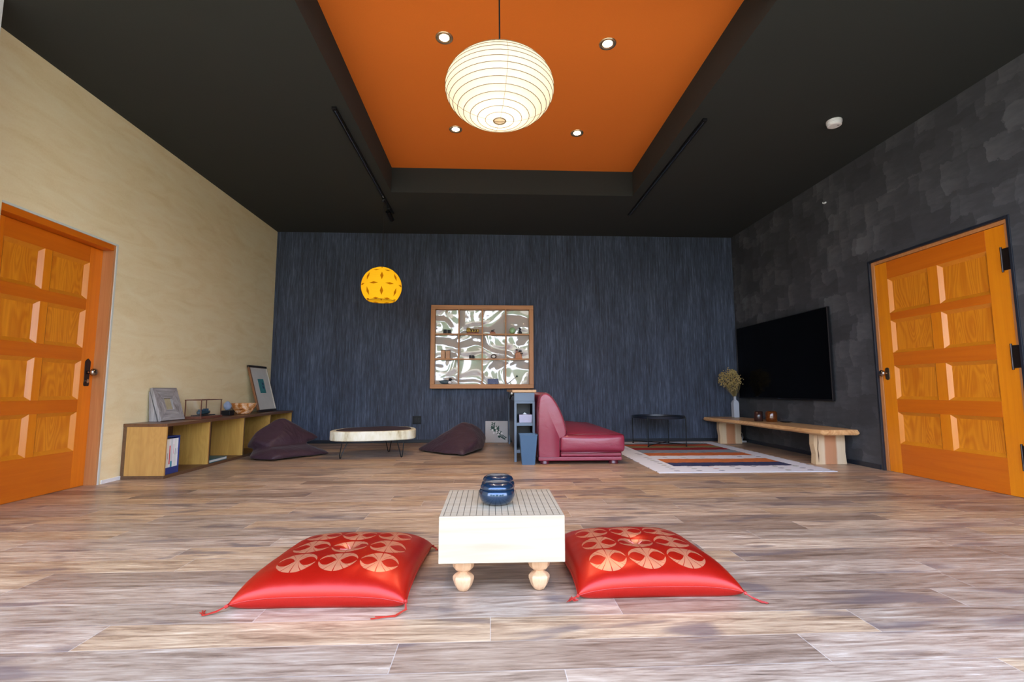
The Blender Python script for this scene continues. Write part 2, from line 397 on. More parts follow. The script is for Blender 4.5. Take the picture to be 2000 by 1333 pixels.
# ------------------------------------------------------------------ ceiling lights
def emis(name, col, st):
    m = N(name); m.color(col); m.set(Emission_Strength=st); m.b.inputs['Emission Color'].default_value = (*col, 1); return m.m
M['led'] = emis('warm_led', (1, .80, .50), 30)
M['trimgold'] = plain('brushed_warm_steel', (.75, .62, .42), .25, .9)
names = ['recessed ceiling downlight left of the paper lantern, nearer row', 'recessed ceiling downlight right of the paper lantern, nearer row', 'recessed ceiling downlight at lower left edge of the paper lantern', 'recessed ceiling downlight to the lower right of the paper lantern']
for k, (x, y) in enumerate(DL):
    t = thing('downlight', 'small glowing round '+names[k], 'downlight', (x, y, TH), group='downlights in the orange ceiling')
    bm = bmesh.new(); lathe(bm, [(.036, -.0015), (.044, -.004), (.060, -.009), (.066, -.004), (.067, .0)], 28, (x, y, TH), closed=True); obj('trim_ring', bm, M['trimgold'], t, smooth=True)
    bm = bmesh.new(); lathe(bm, [(.0, -.0035), (.022, -.0032), (.037, -.0018)], 28, (x, y, TH), closed=True); obj('lamp_disc', bm, M['led'], t)
    s = lamp('downlight_beam', 'SPOT', (x, y, TH-.012), DOWN_W, (1, .72, .42), shadow_soft_size=.035, spot_size=math.radians(120), spot_blend=.8)
    s.parent = t; s.location = (0, 0, -.012)
# washi paper lantern
def mat_paper():
    m = N('washi_paper'); f = m.noise(m.vec(), 14, 5, .6); 
    col = m.mix(f, (.90, .82, .68), (.96, .90, .80))
    d = m.n('ShaderNodeBsdfDiffuse'); tr = m.n('ShaderNodeBsdfTranslucent'); mx = m.n('ShaderNodeMixShader'); mx.inputs[0].default_value = .6
    m.l(col, d.inputs[0]); m.l(col, tr.inputs[0]); m.l(d.outputs[0], mx.inputs[1]); m.l(tr.outputs[0], mx.inputs[2]); m.l(mx.outputs[0], m.out.inputs[0])
    return m.m
M['paper'] = mat_paper(); M['rib'] = plain('bamboo_rib', (.20, .14, .08), .6)
lx, ly, lz = LAN; RA, RB = .298, .185
t = thing('paper_lantern', 'large round glowing white paper lantern hanging on a black cord', 'lantern', (lx, ly, lz))
nr = 20; rings = []
def lan_r(z): return RA*math.sqrt(max(0, 1-(z/RB)**2))
zr = [-RB*math.cos(PI*(k+.72)/(nr+.44)) for k in range(nr)]
prof = []
rs = [(lan_r(z), z) for z in zr]
for a, b in zip(rs, rs[1:]):
    for q in range(4):
        u = q/4; r = a[0]+(b[0]-a[0])*u; z = a[1]+(b[1]-a[1])*u; pin = -.003*math.sin(PI*u)
        prof.append((r+pin*.6, z+pin*(1 if z > 0 else -1)*.3))
prof.append(rs[-1])
bm = bmesh.new()
lathe(bm, prof, 64, (lx, ly, lz), closed=True); obj('paper_shade', bm, M['paper'], t, smooth=True)
bm = bmesh.new()
for r, z in rs: tube(bm, [(lx+r*math.cos(a), ly+r*math.sin(a), lz+z) for a in [2*PI*k/48 for k in range(49)]], .0019 if z != rs[0][1] else .0035, 5, False)
for kk in range(4):
    a = 2*PI*kk/4-PI/2+.12
    tube(bm, [(lx+r*math.cos(a)*1.002, ly+r*math.sin(a)*1.002, lz+z) for r, z in prof], .0010, 5)
obj('rib_frame', bm, M['rib'], t)
bm = bmesh.new(); lathe(bm, [(0, -.05), (.022, -.045), (.034, -.02), (.034, .005), (.02, .035), (.014, .05)], 20, (lx, ly, lz-.075)); obj('bulb', bm, emis('bulb_glass', (1, .85, .6), 14), t, smooth=True)
bm = bmesh.new(); lathe(bm, [(.02, 0), (.02, .06), (.008, .065), (.0, .065)], 16, (lx, ly, lz-.025)); obj('socket', bm, M['black2'], t)
bm = bmesh.new(); tube(bm, [(lx, ly, lz+.04), (lx, ly, lz+.2), (lx-.002, ly, lz+.5), (lx-.004, ly, TH-.03)], .0045, 8); obj('cord', bm, M['cord'], t)
bm = bmesh.new(); lathe(bm, [(.045, 0), (.045, -.02), (.03, -.03), (0, -.03)], 24, (lx-.004, ly, TH)); obj('ceiling_rose', bm, M['black2'], t)
s = lamp('lantern_light', 'POINT', (0, 0, -.06), LAN_W, (1, .87, .66), shadow_soft_size=.045); s.parent = t
# yellow woven pendant
def mat_yellow():
    m = N('woven_yellow_shade'); v = m.vec(); p = m.sep(v)
    th = m.math('ARCTAN2', p[1], p[0])
    z = m.math('DIVIDE', p[2], .235)
    el = m.math('DIVIDE', m.math('ARCSINE', m.math('MINIMUM', m.math('MAXIMUM', z, -1.), 1.)), PI/2)
    ph = m.math('ARCCOSINE', m.math('MINIMUM', m.math('MAXIMUM', z, -1.), 1.))
    sth = m.math('SINE', ph)
    # net of crossings 10 round, 6 high; leaf shapes lie along the net lines
    u = m.math('MULTIPLY', m.math('DIVIDE', m.math('ADD', th, 1.346), 2*PI), 8.); vv = m.math('MULTIPLY', ph, 8/(2*PI))
    du = m.math('SUBTRACT', m.math('FRACT', u), .5); dv = m.math('SUBTRACT', m.math('FRACT', vv), .5)
    def leaf(a, b):   # long axis a, thin axis b
        aa = m.math('ABSOLUTE', a); w_ = m.math('MULTIPLY', m.math('SUBTRACT', .29, aa), .38)
        return m.math('LESS_THAN', m.math('ABSOLUTE', b), w_)
    # horizontals: on edge dv=+-.5 centred du=0 ; verticals: du=+-.5 centred dv=0
    eu = m.math('SUBTRACT', .5, m.math('ABSOLUTE', du)); ev = m.math('SUBTRACT', .5, m.math('ABSOLUTE', dv))
    lf = m.math('MAXIMUM', leaf(dv, eu), leaf(du, m.math('MULTIPLY', ev, 1.6)))
    wv = m.math('ADD', .86, m.math('MULTIPLY', m.math('SINE', m.math('MULTIPLY', p[2], 700.)), .1))
    col = m.mix(lf, (.98, .66, .03), (.42, .17, .005))
    col = m.mix(1., col, m.comb(wv, wv, wv), 'MULTIPLY')
    d = m.n('ShaderNodeBsdfDiffuse'); tr = m.n('ShaderNodeBsdfTranslucent'); mx = m.n('ShaderNodeMixShader'); mx.inputs[0].default_value = .6
    m.l(col, d.inputs[0]); m.l(col, tr.inputs[0]); m.l(d.outputs[0], mx.inputs[1]); m.l(tr.outputs[0], mx.inputs[2]); m.l(mx.outputs[0], m.out.inputs[0])
    return m.m
x, y, z = YEL; R_ = .235
t = thing('pendant_lamp', 'glowing yellow woven globe pendant lamp with leaf pattern before the dark back wall', 'lamp', (x, y, z))
prof = [(R_*math.cos(a), R_*math.sin(a)) for a in [math.radians(-48+k*(86+48)/30) for k in range(31)]]
bm = bmesh.new(); lathe(bm, prof, 56, (x, y, z), closed=True); obj('lamp_shade', bm, mat_yellow(), t, smooth=True)
bm = bmesh.new(); r0, z0 = prof[0]; tube(bm, [(x+r0*math.cos(a), y+r0*math.sin(a), z+z0) for a in [2*PI*k/48 for k in range(49)]], .003, 6, False); obj('rim', bm, plain('dark_rim', (.12, .06, .01), .6), t)
bm = bmesh.new(); lathe(bm, [(0, -.045), (.02, -.04), (.03, -.02), (.03, .0), (.018, .03), (.013, .045)], 18, (x, y, z-.02)); obj('bulb', bm, emis('small_bulb_glass', (1, .8, .5), 10), t, smooth=True)
bm = bmesh.new(); tube(bm, [(x, y, z+.03), (x, y, H-.0415)], .0035, 8); obj('cord', bm, M['cord'], t)
s = lamp('pendant_light', 'POINT', (0, 0, -.02), YEL_W, (1, .78, .42), shadow_soft_size=.035); s.parent = t
# tracks
def track(x, y0, y1, label):
    t = thing('lighting_track', label, 'track', (x, (y0+y1)/2, H), group=None)
    obj('rail', BX(x-.017, x+.017, y0, y1, H-.02, H-.001), M['black'], t, bev=.002)
    obj('conductor_slot', BX(x-.004, x+.004, y0+.02, y1-.02, H-.0215, H-.0195), M['chrome'], t)
    for a in (y0-.015, y1-.005): obj('end_cap', BX(x-.019, x+.019, a, a+.02, H-.023, H-.001), M['black2'], t, bev=.002)
track(-1.288, 3.80, 6.15, 'black lighting track on the dark ceiling, left of the orange recess')
track(1.826, 3.84, 6.08, 'black lighting track on the dark ceiling, right of the orange recess')
t = thing('track_spotlight', 'small black spotlight at the far end of the left ceiling track', 'spotlight', (-1.29, 6.0, H-.022))
obj('adapter', BX(-1.305, -1.271, 5.93, 6.07, H-.045, H-.0225), M['black2'], t, bev=.003)
bm = bmesh.new(); tube(bm, [(-1.288, 6.0, H-.045), (-1.288, 6.0, H-.09)], .006, 8); obj('stem', bm, M['black'], t)
bm = bmesh.new(); tube(bm, [(-1.30, 5.93, H-.075), (-1.28, 6.09, H-.125)], [.028, .032], 20); obj('lamp_head', bm, M['black'], t, smooth=False)
t = thing('track_plug', 'small black cord adapter in the left ceiling track above the yellow lamp', 'plug', (-1.29, 5.7, H-.022))
obj('adapter', BX(-1.308, -1.268, 5.645, 5.755, H-.04, H-.0225), M['black2'], t, bev=.003)
bm = bmesh.new(); lathe(bm, [(.012, 0), (.012, -.012), (0, -.013)], 12, (-1.30, 5.66, H-.04)); obj('screw', bm, M['chrome'], t)
# smoke detector
t = thing('smoke_detector', 'round white smoke detector on the dark ceiling', 'smoke detector', (2.959, 3.82, H))
bm = bmesh.new(); lathe(bm, [(.058, 0), (.06, -.004), (.06, -.022), (.056, -.024)], 36, (2.959, 3.82, H)); obj('base', bm, M['white'], t, smooth=False)
bm = bmesh.new(); lathe(bm, [(.056, -.0245), (.057, -.028), (.054, -.045), (.045, -.05), (0, -.05)], 36, (2.959, 3.82, H)); obj('cover', bm, M['white'], t)
bm = bmesh.new(); box(bm, 2.969, 2.989, 3.80, 3.806, H-.0515, H-.05); obj('test_mark', bm, M['iron'], t)
# little hooks on the right wall
t = thing('wall_hook', 'tiny pale hook high on the charcoal wall above the television', 'hook', (XR, 4.955, 2.79))
bm = bmesh.new(); box(bm, XR-.012, XR, 4.94, 4.97, 2.785, 2.80); tube(bm, [(XR-.01, 4.955, 2.79), (XR-.03, 4.955, 2.785), (XR-.03, 4.955, 2.80)], .004, 8)
obj('hook', bm, M['white'], t)
# ------------------------------------------------------------------ go board
M['kaya'] = None
def mat_board():
    m = N('pale_kaya_board'); p = m.sep(m.vec())
    g = m.noise(m.mapp(m.geo(), (1.2, 22, 22)), 1, 4, .55, .6)
    c = m.ramp(g, [(.3, (.40, .31, .205)), (.55, (.45, .365, .26)), (.8, (.49, .415, .31))])
    W2, D2 = .2125, .222
    def lines(v, half):
        u = m.math('MULTIPLY', m.math('DIVIDE', m.math('ADD', v, half), 2*half), 18.)
        f = m.math('ABSOLUTE', m.math('SUBTRACT', u, m.math('ROUND', u)))
        return m.math('MULTIPLY', m.math('LESS_THAN', f, .055), m.math('LESS_THAN', m.math('ABSOLUTE', v), half+.0012))
    lx_ = m.math('MULTIPLY', lines(p[0], W2), m.math('LESS_THAN', m.math('ABSOLUTE', p[1]), D2+.001))
    ly_ = m.math('MULTIPLY', lines(p[1], D2), m.math('LESS_THAN', m.math('ABSOLUTE', p[0]), W2+.001))
    ln = m.math('MAXIMUM', lx_, m.math('MULTIPLY', ly_, .45))
    top = m.math('GREATER_THAN', p[2], .2965)
    c = m.mix(m.math('MULTIPLY', m.math('MULTIPLY', ln, top), .85), c, (.04, .03, .02))
    m.color(c); m.rough(.45); return m.m
BXC, BYC = .0435, 2.032
t = thing('go_board', 'thick pale wooden go board on turned feet between the two red cushions', 'go board', (BXC, BYC, 0))
obj('board_block', BX(BXC-.228, BXC+.228, 1.798, 2.266, .133, .297), mat_board(), t, bev=.0025)
mfoot = wood('peach_wood_foot', (.62, .34, .18), (.76, .48, .28), 'z', 2, .4)
def foot(bm, cx, cy):
    prof = [(.012, 0), (.022, .005), (.032, .020), (.040, .042), (.040, .052), (.034, .060), (.021, .066), (.017, .071), (.019, .075), (.033, .079), (.039, .086), (.041, .098), (.041, .134)]
    n = 24; rings = []
    for r, z in prof:
        ring = []
        for i in range(n):
            a = 2*PI*i/n; lobe = (i % 3)
            k = 1.0 if lobe == 0 else .93
            ring.append(bm.verts.new((cx+r*k*math.cos(a-PI/2), cy+r*k*math.sin(a-PI/2), z)))
        rings.append(ring)
    for a, b in zip(rings, rings[1:]):
        for i in range(n): bm.faces.new((a[i], a[(i+1) % n], b[(i+1) % n], b[i]))
    bm.faces.new(rings[0][::-1]); bm.faces.new(rings[-1])
for fx in (-.100, .187):
    for fy in (1.905, 2.16):
        bm = bmesh.new(); foot(bm, fx, fy); o = obj('foot', bm, mfoot, t); smooth_angle(o, 35)
# go bowls
mb = N('glossy_navy_lacquer'); mb.color((.012, .035, .075)); mb.rough(.22); mb.set(Metallic=.55, Coat_Weight=.8, Coat_Roughness=.08)
for k, (cx, cy, lab) in enumerate([(.027, 1.992, 'dark blue lacquered lidded bowl at the front of the go board'), (.034, 2.150, 'dark blue lacquered lidded bowl behind the first one on the go board')]):
    b = thing('go_bowl', lab, 'bowl', (cx, cy, .2975), group='go stone bowls on the board')
    bm = bmesh.new(); lathe(bm, [(.040, 0), (.052, .004), (.066, .018), (.0725, .036), (.071, .052), (.066, .060), (.062, .0605)], 40, (cx, cy, .2975)); obj('bowl', bm, mb.m, b, smooth=True)
    bm = bmesh.new(); lathe(bm, [(.064, .0605), (.0665, .062), (.066, .069), (.060, .078), (.046, .0845), (.030, .086), (0, .0865)], 40, (cx, cy, .2975)); obj('lid', bm, mb.m, b, smooth=True)
# ------------------------------------------------------------------ zabuton cushions
def mat_satin(name, cx, cy):
    m = N(name); p = m.sep(m.geo())
    S = .152
    u = m.math('DIVIDE', m.math('SUBTRACT', p[0], cx), S); v = m.math('DIVIDE', m.math('SUBTRACT', p[1], cy), S)
    inside = m.math('MULTIPLY', m.math('LESS_THAN', m.math('ABSOLUTE', u), 1.5), m.math('LESS_THAN', m.math('ABSOLUTE', v), 1.5))
    lu = m.math('MULTIPLY', m.math('SUBTRACT', u, m.math('ROUND', u)), 2.12); lv = m.math('MULTIPLY', m.math('SUBTRACT', v, m.math('ROUND', v)), 2.12)
    r = m.math('SQRT', m.math('ADD', m.math('MULTIPLY', lu, lu), m.math('MULTIPLY', lv, lv)))
    disc = m.math('LESS_THAN', r, .98)
    au = m.math('SUBTRACT', m.math('ABSOLUTE', lu), .56)
    aq = m.math('ABSOLUTE', m.math('DIVIDE', au, .45))
    hole = m.math('LESS_THAN', m.math('ABSOLUTE', lv), m.math('MULTIPLY', m.math('SUBTRACT', 1., m.math('MULTIPLY', aq, aq)), .44))
    # curved radiating pleat lines
    au2 = m.math('ABSOLUTE', lu)
    q = m.math('DIVIDE', lu, m.math('ADD', .16, m.math('MULTIPLY', m.math('POWER', m.math('ABSOLUTE', lv), 1.6), .9)))
    fr = m.math('ABSOLUTE', m.math('SUBTRACT', m.math('MULTIPLY', q, 1.7), m.math('ROUND', m.math('MULTIPLY', q, 1.7))))
    line = m.math('LESS_THAN', fr, .05)
    msk = m.math('MULTIPLY', m.math('MULTIPLY', disc, m.math('SUBTRACT', 1., hole)), m.math('SUBTRACT', 1., line))
    nrm = m.sep(m.n('ShaderNodeNewGeometry').outputs['Normal'])
    msk = m.math('MULTIPLY', m.math('MULTIPLY', msk, inside), m.math('GREATER_THAN', nrm[2], .3))
    g = m.noise(m.geo(), 260, 2); c = m.mix(g, (.38, .005, .002), (.50, .010, .004))
    m.color(m.mix(msk, c, (.66, .34, .22))); m.rough(.42); m.set(Metallic=.45, Specular_IOR_Level=.5, Coat_Weight=.6, Coat_Roughness=.33, Coat_IOR=1.5); m.b.inputs['Coat Tint'].default_value = (1, .62, .40, 1)
    m.b.inputs['Specular Tint'].default_value = (1, .45, .25, 1)
    w1 = m.noise(m.mapp(m.geo(), (26, 5, 10)), 1, 3, .55); m.bump(w1, .25, .006)
    return m.m
mthread = plain('pink_silk_thread', (.80, .22, .20), .4)
mtas = plain('red_silk_tassel', (.40, .018, .010), .5)
def zabuton(cs, label, cen, tassels):
    C = [Vector((*c, 0)) for c in cs]   # FL FR BR BL
    mid = sum(C, Vector())/4
    t = thing('floor_cushion', label, 'cushion', tuple(mid), group='red satin floor cushions either side of the go board')
    n = 44; bm = bmesh.new(); g = {}
    def P(i, j, side):
        u, v = 2*i/n-1, 2*j/n-1
        u = math.sin(u*PI/2)*.55+u*.45; v = math.sin(v*PI/2)*.55+v*.45
        pin = .020
        uu = u*(1-pin*(1-v*v)*1.4); vv = v*(1-pin*(1-u*u)*1.4)
        a, b = (uu+1)/2, (vv+1)/2
        p = (C[0]*(1-a)+C[1]*a)*(1-b)+(C[3]*(1-a)+C[2]*a)*b
        T_ = ((1-abs(u)**4.0)*(1-abs(v)**4.0))**.5
        r2 = (u*u+v*v)
        wr = .0035*mn.noise(Vector((p.x*9, p.y*9, 1)))+.0022*mn.noise(Vector((p.x*24, p.y*24, 4)))
        if side > 0: z = .042+T_*(.074+.010*(1-r2/2)) - .016*math.exp(-r2/.012)-.008*math.exp(-r2/.08)+wr*T_
        else: z = .042-min(.0415, T_*.10)
        # lower edges near corners
        z -= .022*(abs(u)*abs(v))**4
        return bm.verts.new((p.x, p.y, max(z, .0006)))
    top = [[P(i, j, 1) for j in range(n+1)] for i in range(n+1)]; bot = [[P(i, j, -1) for j in range(n+1)] for i in range(n+1)]
    for i in range(n):
        for j in range(n):
            bm.faces.new((top[i][j], top[i+1][j], top[i+1][j+1], top[i][j+1])); bm.faces.new((bot[i][j], bot[i][j+1], bot[i+1][j+1], bot[i+1][j]))
    bmesh.ops.remove_doubles(bm, verts=bm.verts, dist=1e-4)
    obj('cushion_body', bm, mat_satin('red_satin_'+str(len(bpy.data.materials)), *cen), t, smooth=True)
    # seam piping along the rim
    bm = bmesh.new(); pts = []
    for k in range(160):
        s_ = k/40; e = int(s_); f = s_-e; u, v = [(2*f-1, -1), (1, 2*f-1), (1-2*f, 1), (-1, 1-2*f)][e]
        pin = .020; uu = u*(1-pin*(1-v*v)*1.4)*1.001; vv = v*(1-pin*(1-u*u)*1.4)*1.001; a, b = (uu+1)/2, (vv+1)/2
        p = (C[0]*(1-a)+C[1]*a)*(1-b)+(C[3]*(1-a)+C[2]*a)*b
        pts.append((p.x, p.y, .042-.022*(abs(u)*abs(v))**4))
    tube(bm, pts+[pts[0]], .0012, 5, False); obj('seam', bm, mtas, t)
    # centre tuft: four strands of thread
    bm = bmesh.new(); cz = .042+.084-.024
    for a in (.35, 1.9, 3.5, 5.1):
        tube(bm, [(cen[0], cen[1], cz+.004), (cen[0]+.02*math.cos(a), cen[1]+.02*math.sin(a), cz+.010), (cen[0]+.04*math.cos(a+.2), cen[1]+.04*math.sin(a+.2), cz+.016)], [.003, .0022, .0012], 6)
    obj('centre_tuft', bm, mthread, t)
    for path in tassels:
        bm = bmesh.new()
        for s_ in range(5):
            pts = []
            for k, p in enumerate(path):
                j = .0022*(k+1); pts.append((p[0]+random.uniform(-j, j), p[1]+random.uniform(-j, j), max(.003, p[2]+random.uniform(-.001, .001))))
            tube(bm, pts, .0016, 5)
        tube(bm, [path[0], tuple((Vector(path[0])*.7+Vector(path[1])*.3))], .006, 7)
        obj('tassel', bm, mtas, t)
zabuton([(-.897, 1.765), (-.288, 1.752), (-.268, 2.372), (-.868, 2.385)], 'square red satin cushion with gold fan circles, left of the go board', (-.566, 2.052),
        [[(-.893, 1.768, .02), (-.925, 1.755, .006), (-.955, 1.735, .004), (-.972, 1.765, .004)],
         [(-.290, 1.756, .03), (-.285, 1.735, .010), (-.315, 1.70, .004), (-.385, 1.69, .004)],
         [(-.270, 2.368, .02), (-.255, 2.375, .008), (-.250, 2.36, .004)]])
zabuton([(.315, 1.79), (.925, 1.785), (.898, 2.41), (.300, 2.38)], 'square red satin cushion with gold fan circles, right of the go board', (.603, 2.052),
        [[(.318, 1.793, .02), (.295, 1.79, .010), (.275, 1.775, .006), (.288, 1.80, .012), (.305, 1.785, .006)],
         [(.921, 1.788, .02), (.942, 1.775, .008), (.965, 1.745, .004), (.972, 1.735, .004)],
         [(.896, 2.405, .02), (.912, 2.41, .006), (.925, 2.40, .004)]])
# ------------------------------------------------------------------ long low open shelf on the left
SX0, SX1, SY0, SY1, SZ = -3.129, -2.77, 4.305, 6.94, .466
mtop = wood('walnut_stained_top', (.10, .045, .022), (.20, .095, .045), 'y', 1.5, .3)
medge = wood('dark_edge_board', (.09, .045, .022), (.17, .085, .04), 'y', 1.5, .45)
mply = wood('golden_plywood', (.42, .22, .045), (.60, .35, .085), 'z', 1, .45, 1, .3)
mply2 = wood('orange_plywood', (.46, .235, .06), (.60, .34, .10), 'z', 1, .42, 1, .3, 5)
t = thing('open_shelf', 'long low wooden open shelf unit along the cream wall', 'shelf', (-2.95, 5.62, 0))
obj('top_board', BX(SX0, SX1+.004, SY0-.004, SY1+.004, SZ-.026, SZ), mtop, t, bev=.002)
obj('bottom_board', BX(SX0, SX1, SY0, SY1, 0, .028), medge, t, bev=.002)
obj('back_board', BX(SX0, SX0+.012, SY0+.02, SY1-.02, .028, SZ-.026), wood('dark_back_board', (.07, .03, .015), (.13, .06, .03), 'y', 1.2, .6), t)
obj('back_post', BX(SX0, SX0+.03, SY0, SY0+.018, .028, SZ-.026), medge, t)
obj('side_panel', BX(SX0+.03, SX1, SY0, SY0+.018, .028, SZ-.026), mply2, t, bev=.001)
for y in (4.950, 5.615, 6.265, 6.918):
    obj('side_panel' if y > 6.9 else 'divider', BX(SX0+.012, SX1-.001, y-.012, y+.004, .028, SZ-.026), mply, t, bev=.001)
    if y < 6.9: obj('divider_back', BX(SX0+.012, SX1-.001, y+.004, y+.020, .028, SZ-.026), medge, t, bev=.001)
# magazine file with magazines
mblue = plain('cobalt_card', (.028, .045, .20), .45)
t = thing('magazine_file', 'cobalt blue cardboard magazine file in the nearest shelf compartment', 'magazine file', (-2.90, 4.44, .0285))
my0, my1, mx0, mx1 = 4.335, 4.520, -3.06, -2.785
bm = bmesh.new(); box(bm, mx0, mx1, my0, my1, .0285, .034); box(bm, mx0, mx0+.004, my0, my1, .034, .34); obj('tray_base', bm, mblue, t)
for a, b in ((my0, my0+.004), (my1-.004, my1)): obj('side_wall', BX(mx0+.004, mx1, a, b, .034, .35), mblue, t)
obj('front_band', BX(mx1-.004, mx1, my0+.004, my1-.004, .034, .085), mblue, t)
obj('top_flap', BX(mx0+.004, mx1, my0+.004, my1-.004, .343, .349), mblue, t)
cols = [((.72, .70, .66), (.65, .30, .30)), ((.80, .74, .62), (.25, .25, .25)), ((.82, .80, .80), (.70, .06, .04)), ((.66, .68, .70), (.05, .30, .40)), ((.86, .84, .86), (.72, .40, .45)), ((.80, .82, .78), (.3, .3, .35)), ((.88, .88, .90), (.45, .45, .55))]
labs = ['off white magazine nearest the shelf end panel in the blue file', 'cream spined magazine second in the blue file', 'white magazine with red lettering on its spine in the blue file', 'grey white magazine with a teal spine foot in the blue file', 'white magazine with pink marked spine in the blue file', 'pale greenish white magazine next to last in the blue file', 'white magazine last in the blue file, against its far side']
yy = my0+.0055
for k, ((c1, c2), lab) in enumerate(zip(cols, labs)):
    wd = .0235; y0 = yy; yy += wd+.001
    mg = thing('magazine', lab, 'magazine', (-2.92, y0+wd/2, .034), group='magazines in the blue file')
    obj('pages', BX(-3.04, -2.796, y0+.001, y0+wd-.001, .0345, .325), plain('paper_pages', (.75, .73, .70), .7), mg)
    obj('cover', BX(-2.7965, -2.793, y0, y0+wd, .0345, .327), plain('magazine_cover', c1, .4), mg)
    bm = bmesh.new()
    if k == 2:
        box(bm, -2.793, -2.7922, y0+.005, y0+.018, .11, .27)
    elif k == 3: box(bm, -2.793, -2.7922, y0+.001, y0+wd-.001, .086, .135)
    else:
        z = random.uniform(.12, .2); box(bm, -2.793, -2.7922, y0+.009, y0+.014, z, z+random.uniform(.05, .10))
    obj('spine_print', bm, plain('spine_ink', c2, .5), mg)
t = thing('book', 'flat teal covered book lying in the second shelf compartment', 'book', (-2.86, 5.17, .0285))
obj('pages', BX(-2.955, -2.787, 5.008, 5.317, .034, .056), plain('book_pages', (.62, .64, .62), .7), t)
bm = bmesh.new(); box(bm, -2.96, -2.782, 5.0, 5.32, .056, .061); box(bm, -2.96, -2.782, 5.0, 5.32, .0286, .034); box(bm, -2.96, -2.956, 5.0, 5.32, .034, .056)
obj('cover', bm, plain('teal_cover', (.02, .13, .19), .35), t)
# leaning grey photo frame
from math import atan2
mgrey = wood('weathered_grey_wood', (.17, .15, .145), (.46, .43, .43), 'y', 2.2, .7, 1.3)
mgrey2 = wood('weathered_grey_wood_upright', (.17, .15, .145), (.46, .43, .43), 'z', 2.2, .7, 1.3, seed=3)
def lean_frame(name, label, cat, y0, y1, xb, zb, xt, zt, bw, dep, mh, mv):
    """frame whose bottom front edge is (xb,zb) and top front edge (xt,zt); local x along y-world, local z up the slope"""
    t = thing(name, label, cat, (xb, (y0+y1)/2, zb))
    L_ = math.hypot(xt-xb, zt-zb); ang = math.atan2(xt-xb, zt-zb)   # negative leans to -x
    Mx = Matrix.Translation((xb, 0, zb)) @ Matrix.Rotation(ang, 4, 'Y')
    return t, L_, Mx
t, L_, Mx = lean_frame('photo_frame', 'wide weathered grey wooden frame leaning on the cream wall at the shelf near end', 'frame', 4.56, 4.90, -2.985, .473, -3.085, .775, .09, .03, None, None)
def piece(poly, x0, x1, Mx):
    bm = bmesh.new(); prism(bm, poly, x0, x1, 'x'); bmesh.ops.transform(bm, matrix=Mx, verts=bm.verts); return bm
y0, y1, bw = 4.56, 4.90, .115
obj('rail', piece([(y0, 0), (y1, 0), (y1-bw, bw*.9), (y0+bw, bw*.9)], -.028, 0, Mx), mgrey, t, bev=.002)
obj('rail', piece([(y0, L_), (y0+bw, L_-bw*.9), (y1-bw, L_-bw*.9), (y1, L_)], -.028, 0, Mx), mgrey, t, bev=.002)
obj('stile', piece([(y0, 0), (y0+bw, bw*.9), (y0+bw, L_-bw*.9), (y0, L_)], -.028, 0, Mx), mgrey2, t, bev=.002)
obj('stile', piece([(y1, 0), (y1, L_), (y1-bw, L_-bw*.9), (y1-bw, bw*.9)], -.028, 0, Mx), mgrey2, t, bev=.002)
obj('picture', piece([(y0+bw, bw*.9), (y1-bw, bw*.9), (y1-bw, L_-bw*.9), (y0+bw, L_-bw*.9)], -.024, -.018, Mx), plain('faded_photo', (.45, .38, .24), .2, var=.5, scale=9), t)
bm = bmesh.new(); prism(bm, [(-3.10, .4675), (-3.03, .4675), (-3.112, .74), (-3.118, .74)], y0+.006, y0+.03, 'y'); obj('easel_and_shadow', bm, mgrey2, t)  # grey wedge for the easel, with the wall shadow built into it
# tall picture
t, L_, Mx = lean_frame('framed_picture', 'tall brown framed picture with pale mat and small teal print leaning by the corner', 'picture', 6.28, 6.80, -2.93, .474, -3.095, 1.072, .02, .02, None, None)
y0, y1, bw = 6.30, 6.80, .028
mbr = wood('brown_frame_wood', (.16, .06, .02), (.30, .13, .05), 'z', 2, .35); mdk = plain('dark_frame_wood', (.02, .012, .010), .4)
obj('rail', piece([(y0, 0), (y1, 0), (y1, bw), (y0, bw)], -.022, 0, Mx), mdk, t, bev=.001)
obj('rail', piece([(y0, L_-bw), (y1, L_-bw), (y1, L_), (y0, L_)], -.022, 0, Mx), mdk, t, bev=.001)
obj('stile', piece([(y0, bw), (y0+bw, bw), (y0+bw, L_-bw), (y0, L_-bw)], -.022, 0.001, Mx), mbr, t, bev=.001)
obj('stile', piece([(y1-.012, bw), (y1, bw), (y1, L_-bw), (y1-.012, L_-bw)], -.022, 0, Mx), plain('pale_frame_edge', (.5, .45, .38), .5), t, bev=.001)
mat_ = obj('mat_board', piece([(y0+bw, bw), (y1-.012, bw), (y1-.012, L_-bw), (y0+bw, L_-bw)], -.012, -.009, Mx), plain('warm_grey_mat', (.62, .60, .56), .5), t)
obj('print', piece([(6.475, .25), (6.635, .25), (6.635, .44), (6.475, .44)], -.009, -.0085, Mx), plain('teal_ink', (.04, .22, .24), .5, var=.4, scale=30), mat_)
bm = bmesh.new()
for (a, b, c, d_) in ((6.55, .40, 6.60, .404), (6.57, .36, 6.61, .39), (6.565, .31, 6.605, .34), (6.55, .345, 6.62, .349)): prism(bm, [(a, b), (c, b), (c, d_), (a, d_)], -.0085, -.008, 'x')
bmesh.ops.transform(bm, matrix=Mx, verts=bm.verts); obj('print_figure', bm, plain('navy_ink', (.02, .04, .12), .5), mat_)
